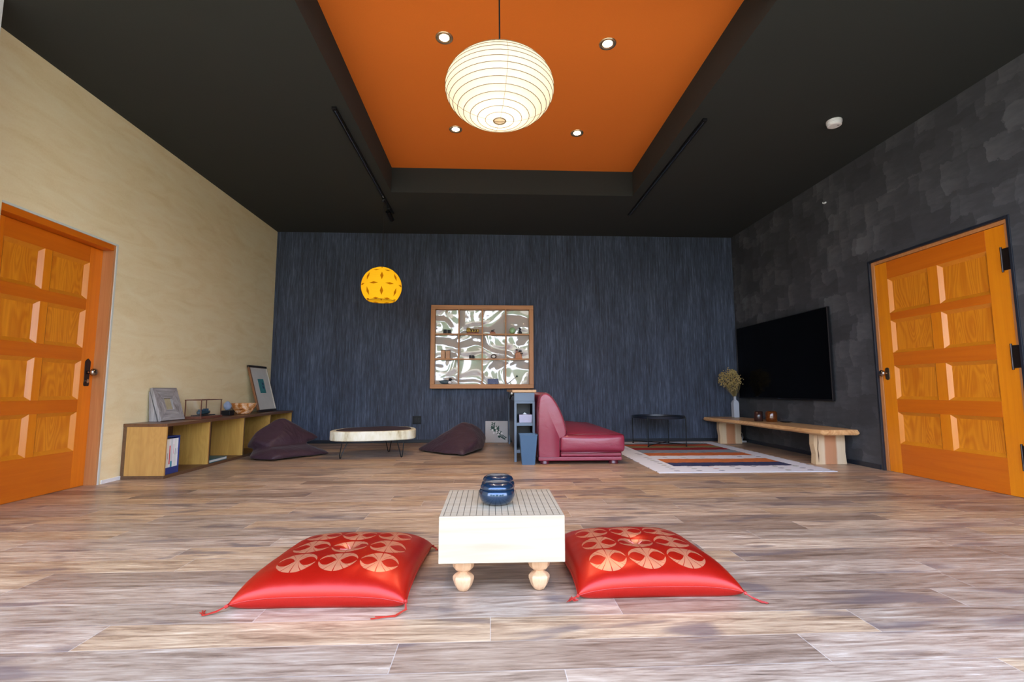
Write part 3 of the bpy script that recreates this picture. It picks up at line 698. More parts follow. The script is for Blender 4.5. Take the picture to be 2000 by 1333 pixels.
# display case with model
t = thing('display_case', 'small glazed display case with dark wooden posts on the shelf', 'display case', (-2.94, 5.105, .4665))
a0, a1, b0, b1, zt = -3.02, -2.86, 4.94, 5.30, .655
mcase = wood('mahogany', (.09, .03, .018), (.19, .07, .04), 'y', 2, .3)
obj('base', BX(a0-.008, a1+.008, b0-.008, b1+.008, .4665, .492), mcase, t, bev=.003)
for x in (a0, a1-.007):
    for y in (b0, b1-.007): obj('post', BX(x, x+.007, y, y+.007, .492, zt-.006), mcase, t)
bm = bmesh.new(); box(bm, a0-.003, a1+.003, b0-.003, b0+.007, zt-.006, zt+.002); box(bm, a0-.003, a1+.003, b1-.007, b1+.003, zt-.006, zt+.002); box(bm, a0-.003, a0+.006, b0+.007, b1-.007, zt-.006, zt+.002); box(bm, a1-.006, a1+.003, b0+.007, b1-.007, zt-.006, zt+.002)
obj('top_frame', bm, mcase, t)
def mat_glass(name, col=(1, 1, 1), rough=0., ior=1.45, thin=True):
    m = N(name); g = m.n('ShaderNodeBsdfGlossy'); g.inputs['Roughness'].default_value = .02; tr = m.n('ShaderNodeBsdfTransparent'); tr.inputs[0].default_value = (*col, 1)
    mx = m.n('ShaderNodeMixShader'); mx.inputs[0].default_value = .07; m.l(tr.outputs[0], mx.inputs[1]); m.l(g.outputs[0], mx.inputs[2]); m.l(mx.outputs[0], m.out.inputs[0]); return m.m
M['glass'] = mat_glass('clear_pane')
bm = bmesh.new()
box(bm, a1-.0045, a1-.0025, b0+.007, b1-.007, .492, zt-.006); box(bm, a0+.007, a1-.007, b0+.0025, b0+.0045, .492, zt-.006)
obj('glass_pane', bm, M['glass'], t)
t = thing('model_boat', 'small dark teal model on a black stand inside the display case', 'model', (-2.94, 5.12, .4925))
bm = bmesh.new(); box(bm, -2.985, -2.895, 4.985, 5.255, .4925, .502); obj('stand', bm, M['black2'], t, bev=.002)
bm = bmesh.new()
st = [(5.02, .012, .506), (5.05, .026, .504), (5.10, .030, .503), (5.16, .031, .503), (5.20, .024, .505), (5.225, .008, .510)]
rings = []
for y, hw, zb in st:
    rings.append([bm.verts.new((-2.94+dx*hw, y, z)) for dx, z in ((-1, .532), (-.8, zb+.008), (0, zb), (.8, zb+.008), (1, .532), (.5, .540), (-.5, .540))])
for a, b in zip(rings, rings[1:]):
    for i in range(7): bm.faces.new((a[i], a[(i+1) % 7], b[(i+1) % 7], b[i]))
bm.faces.new(rings[0]); bm.faces.new(rings[-1][::-1])
obj('hull', bm, plain('dark_teal_lacquer', (.012, .05, .075), .25), t, smooth=True)
mcab = plain('blue_cabin', (.02, .07, .13), .3)
obj('cabin', BX(-2.958, -2.922, 5.05, 5.10, .540, .556), mcab, t, bev=.004); obj('cabin', BX(-2.955, -2.925, 5.13, 5.185, .540, .562), mcab, t, bev=.004)
# rounded blue grey stone on black stand
t = thing('ornament_stone', 'pale blue rounded stone on a black block, beside the display case', 'ornament', (-2.985, 5.66, .4665))
obj('stand', BX(-3.03, -2.93, 5.605, 5.70, .4665, .522), M['black2'], t, bev=.003)
bm = bmesh.new(); bmesh.ops.create_icosphere(bm, subdivisions=3, radius=1)
for v in bm.verts:
    n_ = 1+.12*mn.noise(v.co*1.3); z = v.co.z; k = 1-.25*max(0, z)
    v.co = Vector((-2.985+v.co.x*.042*n_*k, 5.655+v.co.y*.042*n_*k, .574+z*.052*n_))
obj('stone', bm, plain('pale_blue_stone', (.24, .30, .44), .5, var=.3, scale=20), t, smooth=True)
# burl bowl
m = N('marbled_burl'); f = m.noise(m.vec(), 9, 4, .6, 1.4)
m.color(m.ramp(f, [(.32, (.22, .055, .012)), (.45, (.50, .18, .04)), (.52, (.72, .40, .20)), (.62, (.82, .58, .42))], 'EASE')); m.rough(.25); m.b.inputs['Coat Weight'].default_value = .5
bm = bmesh.new(); lathe(bm, [(.055, 0), (.075, .004), (.105, .040), (.130, .080), (.150, .128), (.146, .130), (.124, .082), (.098, .044), (.06, .014), (0, .012)], 9, (-2.935, 5.915, .467))
o = obj('burl_bowl', bm, m.m, None, bev=.004); tag(o, 'faceted orange and cream burl wood bowl on the low shelf', 'bowl')
# ------------------------------------------------------------------ bean bags
def hull(bm, pts):
    vs = [bm.verts.new(p) for p in pts]
    r = bmesh.ops.convex_hull(bm, input=vs)
    bad = [g for g in r['geom_interior'] if isinstance(g, bmesh.types.BMVert)]
    bmesh.ops.delete(bm, geom=list(set(bad)), context='VERTS')
def beanbag(label, hulls, org, mat, creases):
    bm = bmesh.new()
    for h in hulls: hull(bm, h)
    o = obj('bean_bag', bm, mat, None, smooth=True); tag(o, label, 'bean bag', 'plum bean bags by the back wall')
    r = o.modifiers.new('remesh', 'REMESH'); r.mode = 'VOXEL'; r.voxel_size = .016; r.use_smooth_shade = True
    s = o.modifiers.new('smooth', 'SMOOTH'); s.factor = .5; s.iterations = 22
    tx = bpy.data.textures.new('folds', 'CLOUDS'); tx.noise_scale = .16; tx.noise_depth = 1
    d = o.modifiers.new('folds', 'DISPLACE'); d.texture = tx; d.strength = .016; d.mid_level = .5; d.texture_coords = 'GLOBAL'
    s = o.modifiers.new('smooth2', 'SMOOTH'); s.factor = .5; s.iterations = 3
    return o
def mat_bean(sc_, rot):
    m = N('plum_stretch_cloth'); f = m.noise(m.mapp(m.geo(), sc_, rot=rot), 1, 3, .5, .7); g = m.noise(m.geo(), 300, 2)
    m.color(m.mix(g, (.034, .013, .023), (.044, .018, .031))); m.rough(.55); m.set(Sheen_Weight=.12, Sheen_Roughness=.4); m.bump(f, .5, .02); return m.m
beanbag('plum bean bag slumped at the end of the low wooden shelf', [
    [(-2.30, 5.26, .01), (-2.26, 5.29, .06), (-1.86, 5.83, .01), (-1.95, 5.88, .045), (-2.06, 6.10, .02), (-2.5, 6.12, .02), (-2.69, 5.70, .02), (-2.60, 5.36, .02), (-2.34, 5.38, .125), (-2.12, 5.82, .12), (-2.45, 6.0, .12), (-2.62, 5.62, .13), (-2.12, 5.55, .09)],
    [(-2.72, 5.58, .10), (-2.745, 5.66, .16), (-2.40, 5.78, .425), (-2.50, 5.74, .41), (-2.46, 5.90, .42), (-2.06, 6.02, .185), (-2.10, 5.92, .15), (-2.26, 5.66, .165), (-2.55, 6.1, .08), (-2.42, 5.44, .150), (-2.60, 5.48, .20), (-2.62, 5.60, .30), (-2.20, 5.86, .27), (-2.33, 5.60, .25)]],
    None, mat_bean((6, 14, 10), (0, 0, .6)), None)
beanbag('plum bean bag lying under the display window, beside the small canvas', [
    [(-.92, 6.12, .012), (-.88, 6.08, .03), (-.30, 5.55, .012), (-.34, 5.58, .06), (-.62, 5.72, .02), (-.08, 6.05, .03), (-.05, 6.25, .16), (-.12, 6.3, .25), (-.22, 6.22, .32), (-.36, 6.15, .35), (-.34, 6.35, .33), (-.40, 6.6, .02), (-.12, 6.6, .03), (-.7, 6.4, .02), (-.50, 5.95, .22), (-.15, 5.85, .15), (-.60, 6.05, .20)]],
    None, mat_bean((5, 18, 22), (0, .5, .4)), None)
# ------------------------------------------------------------------ slab table on hairpin legs
t = thing('slab_table', 'low table of thick pale edged wood slab on black hairpin legs', 'table', (-1.33, 5.72, 0))
out = [(-1.785, 5.50), (-1.74, 5.40), (-1.60, 5.335), (-1.40, 5.345), (-1.15, 5.41), (-.97, 5.49), (-.885, 5.57), (-.860, 5.68), (-.885, 5.85), (-.96, 6.02), (-1.08, 6.13), (-1.25, 6.16), (-1.45, 6.10), (-1.62, 6.0), (-1.75, 5.85), (-1.79, 5.68)]
def smooth_loop(p, it=2):
    for _ in range(it):
        q = []
        for i in range(len(p)):
            a, b = p[i], p[(i+1) % len(p)]
            q += [(a[0]*.75+b[0]*.25, a[1]*.75+b[1]*.25), (a[0]*.25+b[0]*.75, a[1]*.25+b[1]*.75)]
        p = q
    return p
lo = smooth_loop(out); cx, cy = -1.33, 5.74
m = N('pale_bark_edge'); f = m.noise(m.mapp(m.geo(), (9, 9, 3)), 1, 5, .6); m.color(m.ramp(f, [(.3, (.42, .33, .17)), (.45, (.70, .66, .50)), (.62, (.80, .78, .68))])); m.rough(.6); m.bump(f, .6, .01)
bm = bmesh.new(); prism(bm, lo, .196, .300); obj('slab', bm, m.m, t, bev=.012, seg=3)
inn = [(cx+(x-cx)*.88, cy+(y-cy)*.90+.008) for x, y in lo]
bm = bmesh.new(); prism(bm, inn, .2985, .3015); obj('top_inlay', bm, wood('dark_brown_heartwood', (.045, .022, .018), (.085, .042, .034), 'x', 1, .35), t)
def hairpin(cx_, cy_, dx, dy, lean):
    bm = bmesh.new(); w_ = .045
    top1 = Vector((cx_-dx*w_+lean[0], cy_-dy*w_+lean[1], .197)); top2 = Vector((cx_+dx*w_+lean[0], cy_+dy*w_+lean[1], .197)); b = Vector((cx_, cy_, 0))
    pts = [top1, b+Vector((-dx*.012, -dy*.012, .03)), b+Vector((-dx*.008, -dy*.008, .012)), b+Vector((0, 0, .0055)), b+Vector((dx*.008, dy*.008, .012)), b+Vector((dx*.012, dy*.012, .03)), top2]
    tube(bm, pts, .0055, 8); box(bm, cx_+lean[0]-.05, cx_+lean[0]+.05, cy_+lean[1]-.05, cy_+lean[1]+.05, .193, .1965)
    return bm
for a in ((-1.64, 5.44, .5, .86, (.045, .03)), (-.99, 5.52, .95, -.3, (-.02, .02)), (-1.23, 6.0, .95, .3, (.0, -.03))):
    obj('leg', hairpin(*a), M['black'], t)
# ------------------------------------------------------------------ outlet and canvas
t = thing('wall_outlet', 'black double power outlet low on the back wall', 'outlet', (-1.043, D, .32))
obj('plate', BX(-1.112, -.99, D-.008, D, .262, .378), M['black2'], t, bev=.003)
for x in (-1.080, -1.035): obj('socket', BX(x, x+.03, D-.011, D-.008, .285, .35), M['black'], t, bev=.001)
t = thing('small_canvas', 'square grey canvas with green leaves and white flowers standing on the floor', 'painting', (.088, D-.06, 0), (math.radians(-8), 0, 0))
def LO(bm): return bm
obj('canvas', BX(-.160, .160, -.02, 0, 0.001, .305), plain('grey_canvas', (.50, .51, .54), .8, var=.15, scale=6), t, world=False)
bm = bmesh.new(); rr = random.Random(3)
def leaf(bm, x, z, a, L, w_, y=-.0215):
    d = Vector((math.cos(a), 0, math.sin(a))); n_ = Vector((-math.sin(a), 0, math.cos(a))); p = Vector((x, y, z))
    vs = [bm.verts.new(p), bm.verts.new(p+d*L*.4+n_*w_), bm.verts.new(p+d*L), bm.verts.new(p+d*L*.4-n_*w_)]
    f = bm.faces.new(vs); r = bmesh.ops.extrude_face_region(bm, geom=[f]); bmesh.ops.translate(bm, vec=(0, .0012, 0), verts=[g for g in r['geom'] if isinstance(g, bmesh.types.BMVert)])
for k in range(34):
    a = rr.uniform(-.8, 2.4); r0 = rr.uniform(0, .07)
    leaf(bm, -.02+r0*math.cos(a), .15+r0*math.sin(a)*.7-r0*.3, a+rr.uniform(-.5, .5), rr.uniform(.04, .08), rr.uniform(.010, .018), -.0215-rr.uniform(0, .001))
for k in range(9): leaf(bm, -.055+k*.002, .17+k*.012, 1.7+(-.7 if k % 2 else .9), .045, .009)
for k in range(9): leaf(bm, .03+k*.010, .11-k*.006, -.3+(-.6 if k % 2 else .7), .045, .009)
obj('painted_leaves', bm, plain('dark_green_paint', (.012, .06, .05), .6, var=.5), t, world=False)
bm = bmesh.new()
for (x, z) in ((.0, .165), (.03, .15), (-.03, .14), (.02, .125), (-.01, .19), (.055, .135), (-.045, .17), (.0, .145)):
    for q in range(5): leaf(bm, x*1.3, .15+(z-.15)*1.4, q*1.257+x*9, .020, .008, -.0235)
obj('painted_flowers', bm, plain('white_paint_petals', (.72, .74, .76), .6), t, world=False)
# ------------------------------------------------------------------ mirrored display window on the back wall
FX0, FX1, FZ0, FZ1 = -.862, .620, .768, 1.974
mor = wood('orange_brown_frame', (.36, .14, .035), (.52, .22, .06), 'x', 1.5, .45); mor2 = wood('orange_brown_frame_upright', (.36, .14, .035), (.52, .22, .06), 'z', 1.5, .45)
t = thing('display_window', 'wooden twelve-pane display shelf with wavy mirrored backing on the back wall', 'display shelf', ((FX0+FX1)/2, D, FZ0))
dp, fb = .105, .062
obj('rail', BX(FX0, FX1, D-dp, D, FZ0, FZ0+fb), mor, t, bev=.003); obj('rail', BX(FX0, FX1, D-dp, D, FZ1-fb, FZ1), mor, t, bev=.003)
obj('stile', BX(FX0, FX0+fb, D-dp, D, FZ0+fb, FZ1-fb), mor2, t, bev=.003); obj('stile', BX(FX1-fb, FX1, D-dp, D, FZ0+fb, FZ1-fb), mor2, t, bev=.003)
ix0, ix1, iz0, iz1 = FX0+fb, FX1-fb, FZ0+fb, FZ1-fb
cwid = (ix1-ix0)/4; chei = (iz1-iz0)/3; shz = [iz0, iz0+chei, iz0+2*chei]
for k in (1, 2): obj('shelf', BX(ix0, ix1, D-dp+.004, D-.012, iz0+k*chei-.010, iz0+k*chei+.008), mor, t, bev=.0015)
for k in (1, 2, 3):
    x = ix0+k*cwid
    for q in range(3): obj('divider', BX(x-.008, x+.008, D-dp+.008, D-.012, iz0+q*chei+.008*(q > 0), iz0+(q+1)*chei-(.010 if q < 2 else 0)), mor2, t)
def mat_mirror():
    m = N('wavy_mirror_film'); v = m.geo(); f = m.noise(m.mapp(v, (1, 1, 1.4)), 1.9, .8, .4, 1.1); m.bump(f, 1.0, .085)
    bn = m.b.inputs['Normal'].links[0].from_socket
    d = m.n('ShaderNodeBsdfDiffuse'); d.inputs[0].default_value = (.50, .47, .43, 1); g = m.n('ShaderNodeBsdfGlossy'); g.inputs['Roughness'].default_value = .06
    m.l(bn, g.inputs['Normal']); mx = m.n('ShaderNodeMixShader'); mx.inputs[0].default_value = .17
    m.l(d.outputs[0], mx.inputs[1]); m.l(g.outputs[0], mx.inputs[2]); m.l(mx.outputs[0], m.out.inputs[0]); return m.m
obj('mirror_backing', BX(ix0-.004, ix1+.004, D-.010, D-.006, iz0-.004, iz1+.004), mat_mirror(), t)
def cell(i, j): return ix0+(i+.5)*cwid, shz[j]+(.0082 if j else .0005)
PY = D-.062
def orn(name, label, cat, parts):
    t = thing(name, label, cat, parts[0]); 
    for nm, bm, mt, sm in parts[1]: obj(nm, bm, mt, t, smooth=sm, bev=.0015 if not sm else 0)
    return t
def ball(bm, c, r, s=(1, 1, 1), n=3):
    v = bmesh.ops.create_icosphere(bm, subdivisions=n, radius=1)['verts']
    for q in v: q.co = Vector((c[0]+q.co.x*r*s[0], c[1]+q.co.y*r*s[1], c[2]+q.co.z*r*s[2]))
P_ = lambda n, c, r=.5, **k: plain(n, c, r, **k)
x, z = cell(0, 2)
b1 = BX(x-.055, x-.008, PY-.015, PY+.015, z, z+.062); b2 = BX(x+.012, x+.055, PY-.015, PY+.015, z, z+.058)
b3 = BX(x-.008, x+.012, PY-.012, PY+.012, z, z+.06)
orn('folding_stand', 'small black boxed ornament in the top left pane', 'ornament', ((x, PY, z), [('side_block', b1, M['black2'], False), ('side_block', b2, M['black2'], False), ('centre_block', b3, P_('dark_grey', (.06, .06, .06)), False)]))
x, z = cell(1, 2); x += .03
bm = BX(x-.085, x+.085, PY-.02, PY+.02, z, z+.018); b2 = bmesh.new()
for q in range(5):
    ball(b2, (x-.07+q*.035, PY, z+.045), .022, (1, .8, 1.2))
box(b2, x-.09, x-.03, PY-.012, PY+.012, z+.02, z+.085)
b3 = bmesh.new()
for xx in (x-.02, x+.02, x+.055): 
    prism(b3, [(xx-.012, z+.03), (xx+.012, z+.045), (xx-.012, z+.075)], PY-.024, PY-.020, 'y')
orn('gold_ornament', 'gold coloured carved ornament on a red base in the second top pane', 'ornament', ((x, PY, z), [('base', bm, P_('dark_red', (.18, .03, .02)), False), ('figures', b2, P_('dull_gold', (.48, .33, .08), .4, metal=.4), True), ('black_marks', b3, M['black2'], False)]))
x, z = cell(2, 2); x -= .02
bm = bmesh.new(); prism(bm, [(x-.045, z), (x+.045, z), (x+.03, z+.03), (x-.03, z+.03)], PY-.02, PY+.02, 'y'); b2 = bmesh.new(); prism(b2, [(x-.028, z+.03), (x+.022, z+.03), (x+.01, z+.05), (x-.02, z+.055)], PY-.012, PY+.012, 'y'); b3 = bmesh.new(); prism(b3, [(x+.0, z+.05), (x+.03, z+.058), (x+.03, z+.068), (x-.0, z+.062)], PY-.006, PY+.006, 'y')
orn('wooden_boat', 'tiny brown wooden ornament with dark roof in the third top pane', 'ornament', ((x, PY, z), [('body', bm, P_('russet_wood', (.32, .09, .03)), False), ('roof', b2, M['black2'], False), ('crest', b3, M['iron'], False)]))
x, z = cell(3, 2)
bm = bmesh.new(); ball(bm, (x-.072, PY+.002, z+.049), .048); o = obj('glass_float', bm, plain('pale_green_glass', (.30, .52, .28), .08, var=.25, scale=7, Coat_Weight=1.), None, smooth=True); tag(o, 'pale green glass ball in the top right pane', 'glass ball')
bm = bmesh.new(); prism(bm, [(x+.02, z), (x+.07, z), (x+.065, z+.03), (x+.045, z+.05), (x+.06, z+.075), (x+.035, z+.095), (x+.01, z+.085), (x+.03, z+.07), (x+.022, z+.04)], PY-.012, PY+.012, 'y'); o = obj('bird_figurine', bm, M['black2'], None, bev=.004); tag(o, 'tiny black figurine beside the green glass ball in the top right pane', 'figurine')
x, z = cell(0, 1); x -= .02
for q, (dx, w_, h_, c, lab) in enumerate([(-.035, .058, .125, (.55, .30, .15), 'tan wooden block figure, left one of the pair in the middle left pane'), (.035, .062, .118, (.50, .26, .13), 'tan wooden block figure, right one of the pair in the middle left pane')]):
    tt = thing('wooden_block_figure', lab, 'figurine', (x+dx, PY, z), group='tan figures in the middle left pane')
    obj('body', BX(x+dx-w_/2, x+dx+w_/2, PY-.025, PY+.025, z, z+h_-.006), P_('tan_wood', c, .5, var=.3, scale=25), tt, bev=.006)
    obj('cap', BX(x+dx-w_/2-.006, x+dx+w_/2+.004, PY-.029, PY+.029, z+h_-.0055, z+h_), M['iron'], tt, bev=.002)
x, z = cell(1, 1); x += .02
for q, (dx, lab) in enumerate([(-.022, 'tiny black cube, left one of two in the middle row'), (.020, 'tiny black cube with rounded shoulder, right one of two in the middle row')]):
    bm = bmesh.new(); prism(bm, [(x+dx-.018, z), (x+dx+.018, z), (x+dx+.018, z+.035+.01*(1-q)), (x+dx+.008, z+.048), (x+dx-.018, z+.048)], PY-.016, PY+.016, 'y'); o = obj('black_cube', bm, M['black2'], None, bev=.002); tag(o, lab, 'ornament', 'tiny black cubes in the middle row')
x, z = cell(2, 1); x -= .005
tt = thing('ring_ornament', 'small dark ring with white centre in the third pane of the middle row', 'ornament', (x, PY, z))
bm = bmesh.new(); tube(bm, [(x+.036*math.cos(a), PY, z+.033+.026*math.sin(a)) for a in [2*PI*k/24 for k in range(25)]], .0065, 8, False); obj('ring', bm, M['iron'], tt, smooth=True)
bm = bmesh.new(); ball(bm, (x, PY, z+.031), .024, (1, .5, .85)); obj('white_centre', bm, M['white'], tt, smooth=True)
x, z = cell(3, 1); x += .01
tt = thing('wooden_figurine', 'orange brown figurine with dark hats in the middle right pane', 'figurine', (x, PY, z))
bm = bmesh.new(); prism(bm, [(x-.05, z), (x+.065, z), (x+.05, z+.05), (x+.055, z+.075), (x+.03, z+.095), (x-.02, z+.09), (x-.05, z+.07), (x-.04, z+.04)], PY-.02, PY+.02, 'y'); obj('body', bm, P_('amber_wood', (.42, .13, .02), .4, var=.4, scale=30), tt, bev=.006)
bm = bmesh.new(); ball(bm, (x-.02, PY, z+.105), .018); obj('head', bm, P_('rose_face', (.45, .25, .22)), tt, smooth=True)
bm = bmesh.new(); ball(bm, (x-.022, PY, z+.127), .017, (1.1, 1, .6)); prism(bm, [(x+.005, z+.09), (x+.055, z+.105), (x+.05, z+.118), (x+.015, z+.12)], PY-.018, PY+.018, 'y'); prism(bm, [(x+.03, z+.066), (x+.072, z+.074), (x+.066, z+.084), (x+.03, z+.08)], PY-.021, PY+.021, 'y'); obj('hat', bm, M['black2'], tt)
x, z = cell(0, 0); x -= .0
tt = thing('duck_decoy', 'small black and white duck figure in the bottom left pane', 'duck figure', (x, PY, z))
bm = bmesh.new(); ball(bm, (x-.02, PY, z+.032), .03, (2.6, .8, 1.0)); prism(bm, [(x-.115, z+.045), (x-.06, z+.02), (x-.05, z+.05)], PY-.01, PY+.01, 'y'); obj('body', bm, P_('slate_feathers', (.05, .08, .10), .5, var=.8, scale=30), tt, smooth=True)
bm = bmesh.new(); ball(bm, (x+.055, PY, z+.07), .022, (1.15, .85, .9)); tube(bm, [(x+.045, PY, z+.045), (x+.055, PY, z+.07)], .015, 10); obj('head', bm, M['black2'], tt, smooth=True)
bm = bmesh.new(); prism(bm, [(x+.072, z+.06), (x+.107, z+.048), (x+.076, z+.076)], PY-.006, PY+.006, 'y'); obj('bill', bm, P_('grey_bill', (.12, .14, .15)), tt)
bm = bmesh.new(); ball(bm, (x+.045, PY-.004, z+.026), .024, (1.1, .95, .9)); obj('breast', bm, M['white'], tt, smooth=True)
x, z = cell(2, 0); x -= .015
tt = thing('blue_box', 'small speckled blue box in the third pane of the bottom row', 'box', (x, PY, z))
obj('box', BX(x-.077, x+.077, PY-.02, PY+.02, z, z+.073), P_('indigo_print', (.06, .075, .17), .5, var=.8, scale=60), tt, bev=.002)
obj('lid_edge', BX(x-.078, x+.078, PY-.021, PY+.021, z+.073, z+.078), P_('dark_indigo', (.02, .025, .06)), tt)
for q in (-.025, .04): obj('foot', BX(x+q-.006, x+q+.006, PY-.022, PY-.0205, z, z+.008), M['black2'], tt)
x, z = cell(3, 0)
tt = thing('ball_headed_pin', 'thin slanting stick with dark ball head in the bottom right pane', 'stick', (x-.13, PY, z))
bm = bmesh.new(); tube(bm, [(x-.142, PY-.03, z+.003), (x-.015, PY-.03, z+.108)], .0035, 8); obj('stick', bm, P_('grey_stick', (.10, .11, .10)), tt)
bm = bmesh.new(); ball(bm, (x-.010, PY-.03, z+.112), .015); obj('ball_head', bm, P_('dark_green', (.008, .05, .035), .3), tt, smooth=True)
# ------------------------------------------------------------------ console cart
CX0, CX1, CY0, CY1 = .250, .470, 5.12, 6.85
mcart = plain('blue_grey_paint', (.125, .175, .25), .5, var=.04)
mct = wood('oak_console_top', (.42, .24, .12), (.58, .37, .20), 'y', 1.5, .4)
t = thing('console_cart', 'blue grey painted console with oak top and shelves, beside the burgundy sofa', 'console', ((CX0+CX1)/2, (CY0+CY1)/2, 0))
obj('top', BX(CX0-.022, CX1+.014, CY0-.02, CY1, .722, .751), mct, t, bev=.004)
ap = obj('drawer', BX(CX0+.001, CX1-.004, CY0, CY0+.4, .632, .7215), mcart, t, bev=.002)
bm = bmesh.new(); ball(bm, (CX0-.018, CY0+.08, .712), .014); tube(bm, [(CX0-.004, CY0+.08, .712), (CX0-.018, CY0+.08, .712)], .006, 8); obj('knob', bm, M['white'], ap, smooth=True)
bm = bmesh.new(); tube(bm, [(CX0-.004, CY0+.03, .700), (CX0-.035, CY0+.03, .69), (CX0-.04, CY0+.06, .655), (CX0-.035, CY0+.3, .650)], .008, 8)
tube(bm, [(CX0-.004, CY0+.28, .700), (CX0-.03, CY0+.28, .66)], .008, 8); obj('side_hook', bm, M['black2'], t, smooth=True)
obj('rear_apron', BX(CX0+.004, CX1-.004, CY0+.4, CY1-.02, .632, .7215), mcart, t)
for y in (CY0, CY1-.06):
    obj('leg', BX(CX0+.001, CX0+.026, y, y+.03, 0, .631), mcart, t, bev=.002); obj('leg', BX(CX1-.026, CX1-.001, y, y+.03, 0, .631), mcart, t, bev=.002)
obj('crossbar', BX(CX0+.026, CX1-.026, CY0+.002, CY0+.025, .606, .631), mcart, t)
obj('shelf', BX(CX0+.027, CX1-.027, CY0+.004, CY1-.062, .372, .405), mcart, t, bev=.002)
obj('shelf', BX(CX0+.027, CX1-.027, CY0+.004, CY1-.062, .092, .125), mcart, t, bev=.002)
obj('inner_panel', BX(CX0+.03, CX1-.03, CY0+.27, CY0+.28, .406, .631), M['navybase'], t)
obj('inner_panel', BX(CX0+.03, CX1-.03, CY0+.27, CY0+.28, .126, .371), M['navybase'], t)
obj('side_panel', BX(CX0+.012, CX0+.020, CY0+.034, CY1-.07, .13, .631), M['navybase'], t)
t = thing('tissue_box', 'lavender grey tissue box on the console middle shelf', 'tissue box', (.372, 5.24, .4055))
obj('box', BX(.305, .440, 5.14, 5.36, .4055, .487), plain('lavender_card', (.36, .36, .50), .6), t, bev=.002)
bm = bmesh.new(); prism(bm, [(.345, .487), (.400, .487), (.385, .496), (.368, .507), (.355, .497)], 5.22, 5.235, 'y'); obj('tissue', bm, M['white'], t)
# bin
mbin = plain('slate_blue_plastic', (.05, .11, .20), .45, var=.03)
t = thing('waste_bin', 'tapered square slate blue waste bin in front of the console', 'waste bin', (.382, 5.0, 0))
bm = bmesh.new()
def frus(bm, a, b, z0, z1, cx_, cy_):
    vs = [bm.verts.new((cx_+sx_*a, cy_+sy*a, z0)) for sx_, sy in ((-1, -1), (1, -1), (1, 1), (-1, 1))]+[bm.verts.new((cx_+sx_*b, cy_+sy*b, z1)) for sx_, sy in ((-1, -1), (1, -1), (1, 1), (-1, 1))]
    for i in range(4): bm.faces.new((vs[i], vs[(i+1) % 4], vs[4+(i+1) % 4], vs[4+i]))
    return vs
v1 = frus(bm, .064, .088, 0, .300, .384, 4.985); bm.faces.new(v1[:4][::-1]); v2 = frus(bm, .060, .084, .005, .300, .384, 4.985); bm.faces.new(v2[:4])
for i in range(4): bm.faces.new((v1[4+i], v1[4+(i+1) % 4], v2[4+(i+1) % 4], v2[4+i]))
obj('body', bm, mbin, t); bm = bmesh.new()
for a, b in (((-.092, -.092), (.092, -.086)), ((-.092, .086), (.092, .092)), ((-.092, -.086), (-.086, .086)), ((.086, -.086), (.092, .086))): box(bm, .384+a[0], .384+b[0], 4.985+a[1], 4.985+b[1], .292, .302)
obj('rim', bm, mbin, t, bev=.001)
# ------------------------------------------------------------------ sofa
def leather(name, c):
    m = N(name); v = m.vec('Object'); f = m.n('ShaderNodeTexVoronoi'); m.l(v, f.inputs['Vector']); f.inputs['Scale'].default_value = 130
    w_ = m.noise(m.mapp(v, (5, 5, 7)), 1, 4, .6, .8)
    g = m.noise(v, 4, 3); m.color(m.mix(g, tuple(x*.85 for x in c), tuple(x*1.15 for x in c))); m.rough(.33); m.set(Specular_IOR_Level=.65)
    h = m.math('ADD', m.math('MULTIPLY', f.outputs[0], .03), m.math('MULTIPLY', w_, 1.)); m.bump(h, .3, .014); return m.m
ml = leather('burgundy_leather', (.25, .022, .050)); mlp = leather('dark_burgundy_piping', (.10, .006, .014))
S0, S1 = 4.945, 6.80
t = thing('sofa', 'low burgundy leather sofa seen from its end, beside the console', 'sofa', (.93, 5.87, 0))
obj('plinth', BX(.487, 1.342, S0, S1, .034, .072), ml, t, bev=.008, seg=3)
obj('base_frame', BX(.712, 1.342, S0+.004, S1, .0725, .125), ml, t, bev=.015, seg=3)
bm = bmesh.new(); rbox(bm, .700, 1.382, S0-.012, S1, .112, .300, .045, (.012, .020, .012), 16)
for v in bm.verts:
    if v.co.z > .2:
        u = (v.co.y-S0)/(S1-S0); s_ = (v.co.x-.7)/.68
        v.co.z += .042*math.sin(PI*max(0, min(1, (u-.02)*1.0)))**.6*max(0, math.sin(PI*min(1, s_*1.05+.12)))
obj('seat_cushion', bm, ml, t, smooth=True)
_up = [(.490, .0735), (.489, .20), (.488, .36), (.489, .52), (.494, .62), (.508, .685), (.534, .714), (.566, .722), (.600, .708), (.636, .672), (.672, .620), (.706, .556), (.736, .486), (.760, .412), (.775, .340), (.774, .306), (.756, .288), (.728, .278), (.708, .262), (.703, .235), (.703, .0735)]
bp_ = []
for a, b in zip(_up, _up[1:]): bp_ += [a, ((a[0]+b[0])/2, (a[1]+b[1])/2)]
bp_.append(_up[-1])
bm = bmesh.new(); c0 = (.60, .40); rings = []
for y, s_ in [(S0-.010, .93), (S0-.007, .965), (S0-.001, .988), (S0+.010, 1.0), (S0+.6, 1.0), (S0+1.2, 1.0), (S1-.012, 1.), (S1-.002, .97)]:
    rings.append([bm.verts.new((c0[0]+(x-c0[0])*s_, y, .0735+(z-.0735)*(s_*.6+.4))) for x, z in bp_])
n = len(bp_)
for a, b in zip(rings, rings[1:]):
    for i in range(n): bm.faces.new((a[i], a[(i+1) % n], b[(i+1) % n], b[i]))
bm.faces.new(rings[0][::-1]); bm.faces.new(rings[-1])
o = obj('backrest', bm, ml, t); smooth_angle(o, 50)
bm = bmesh.new()
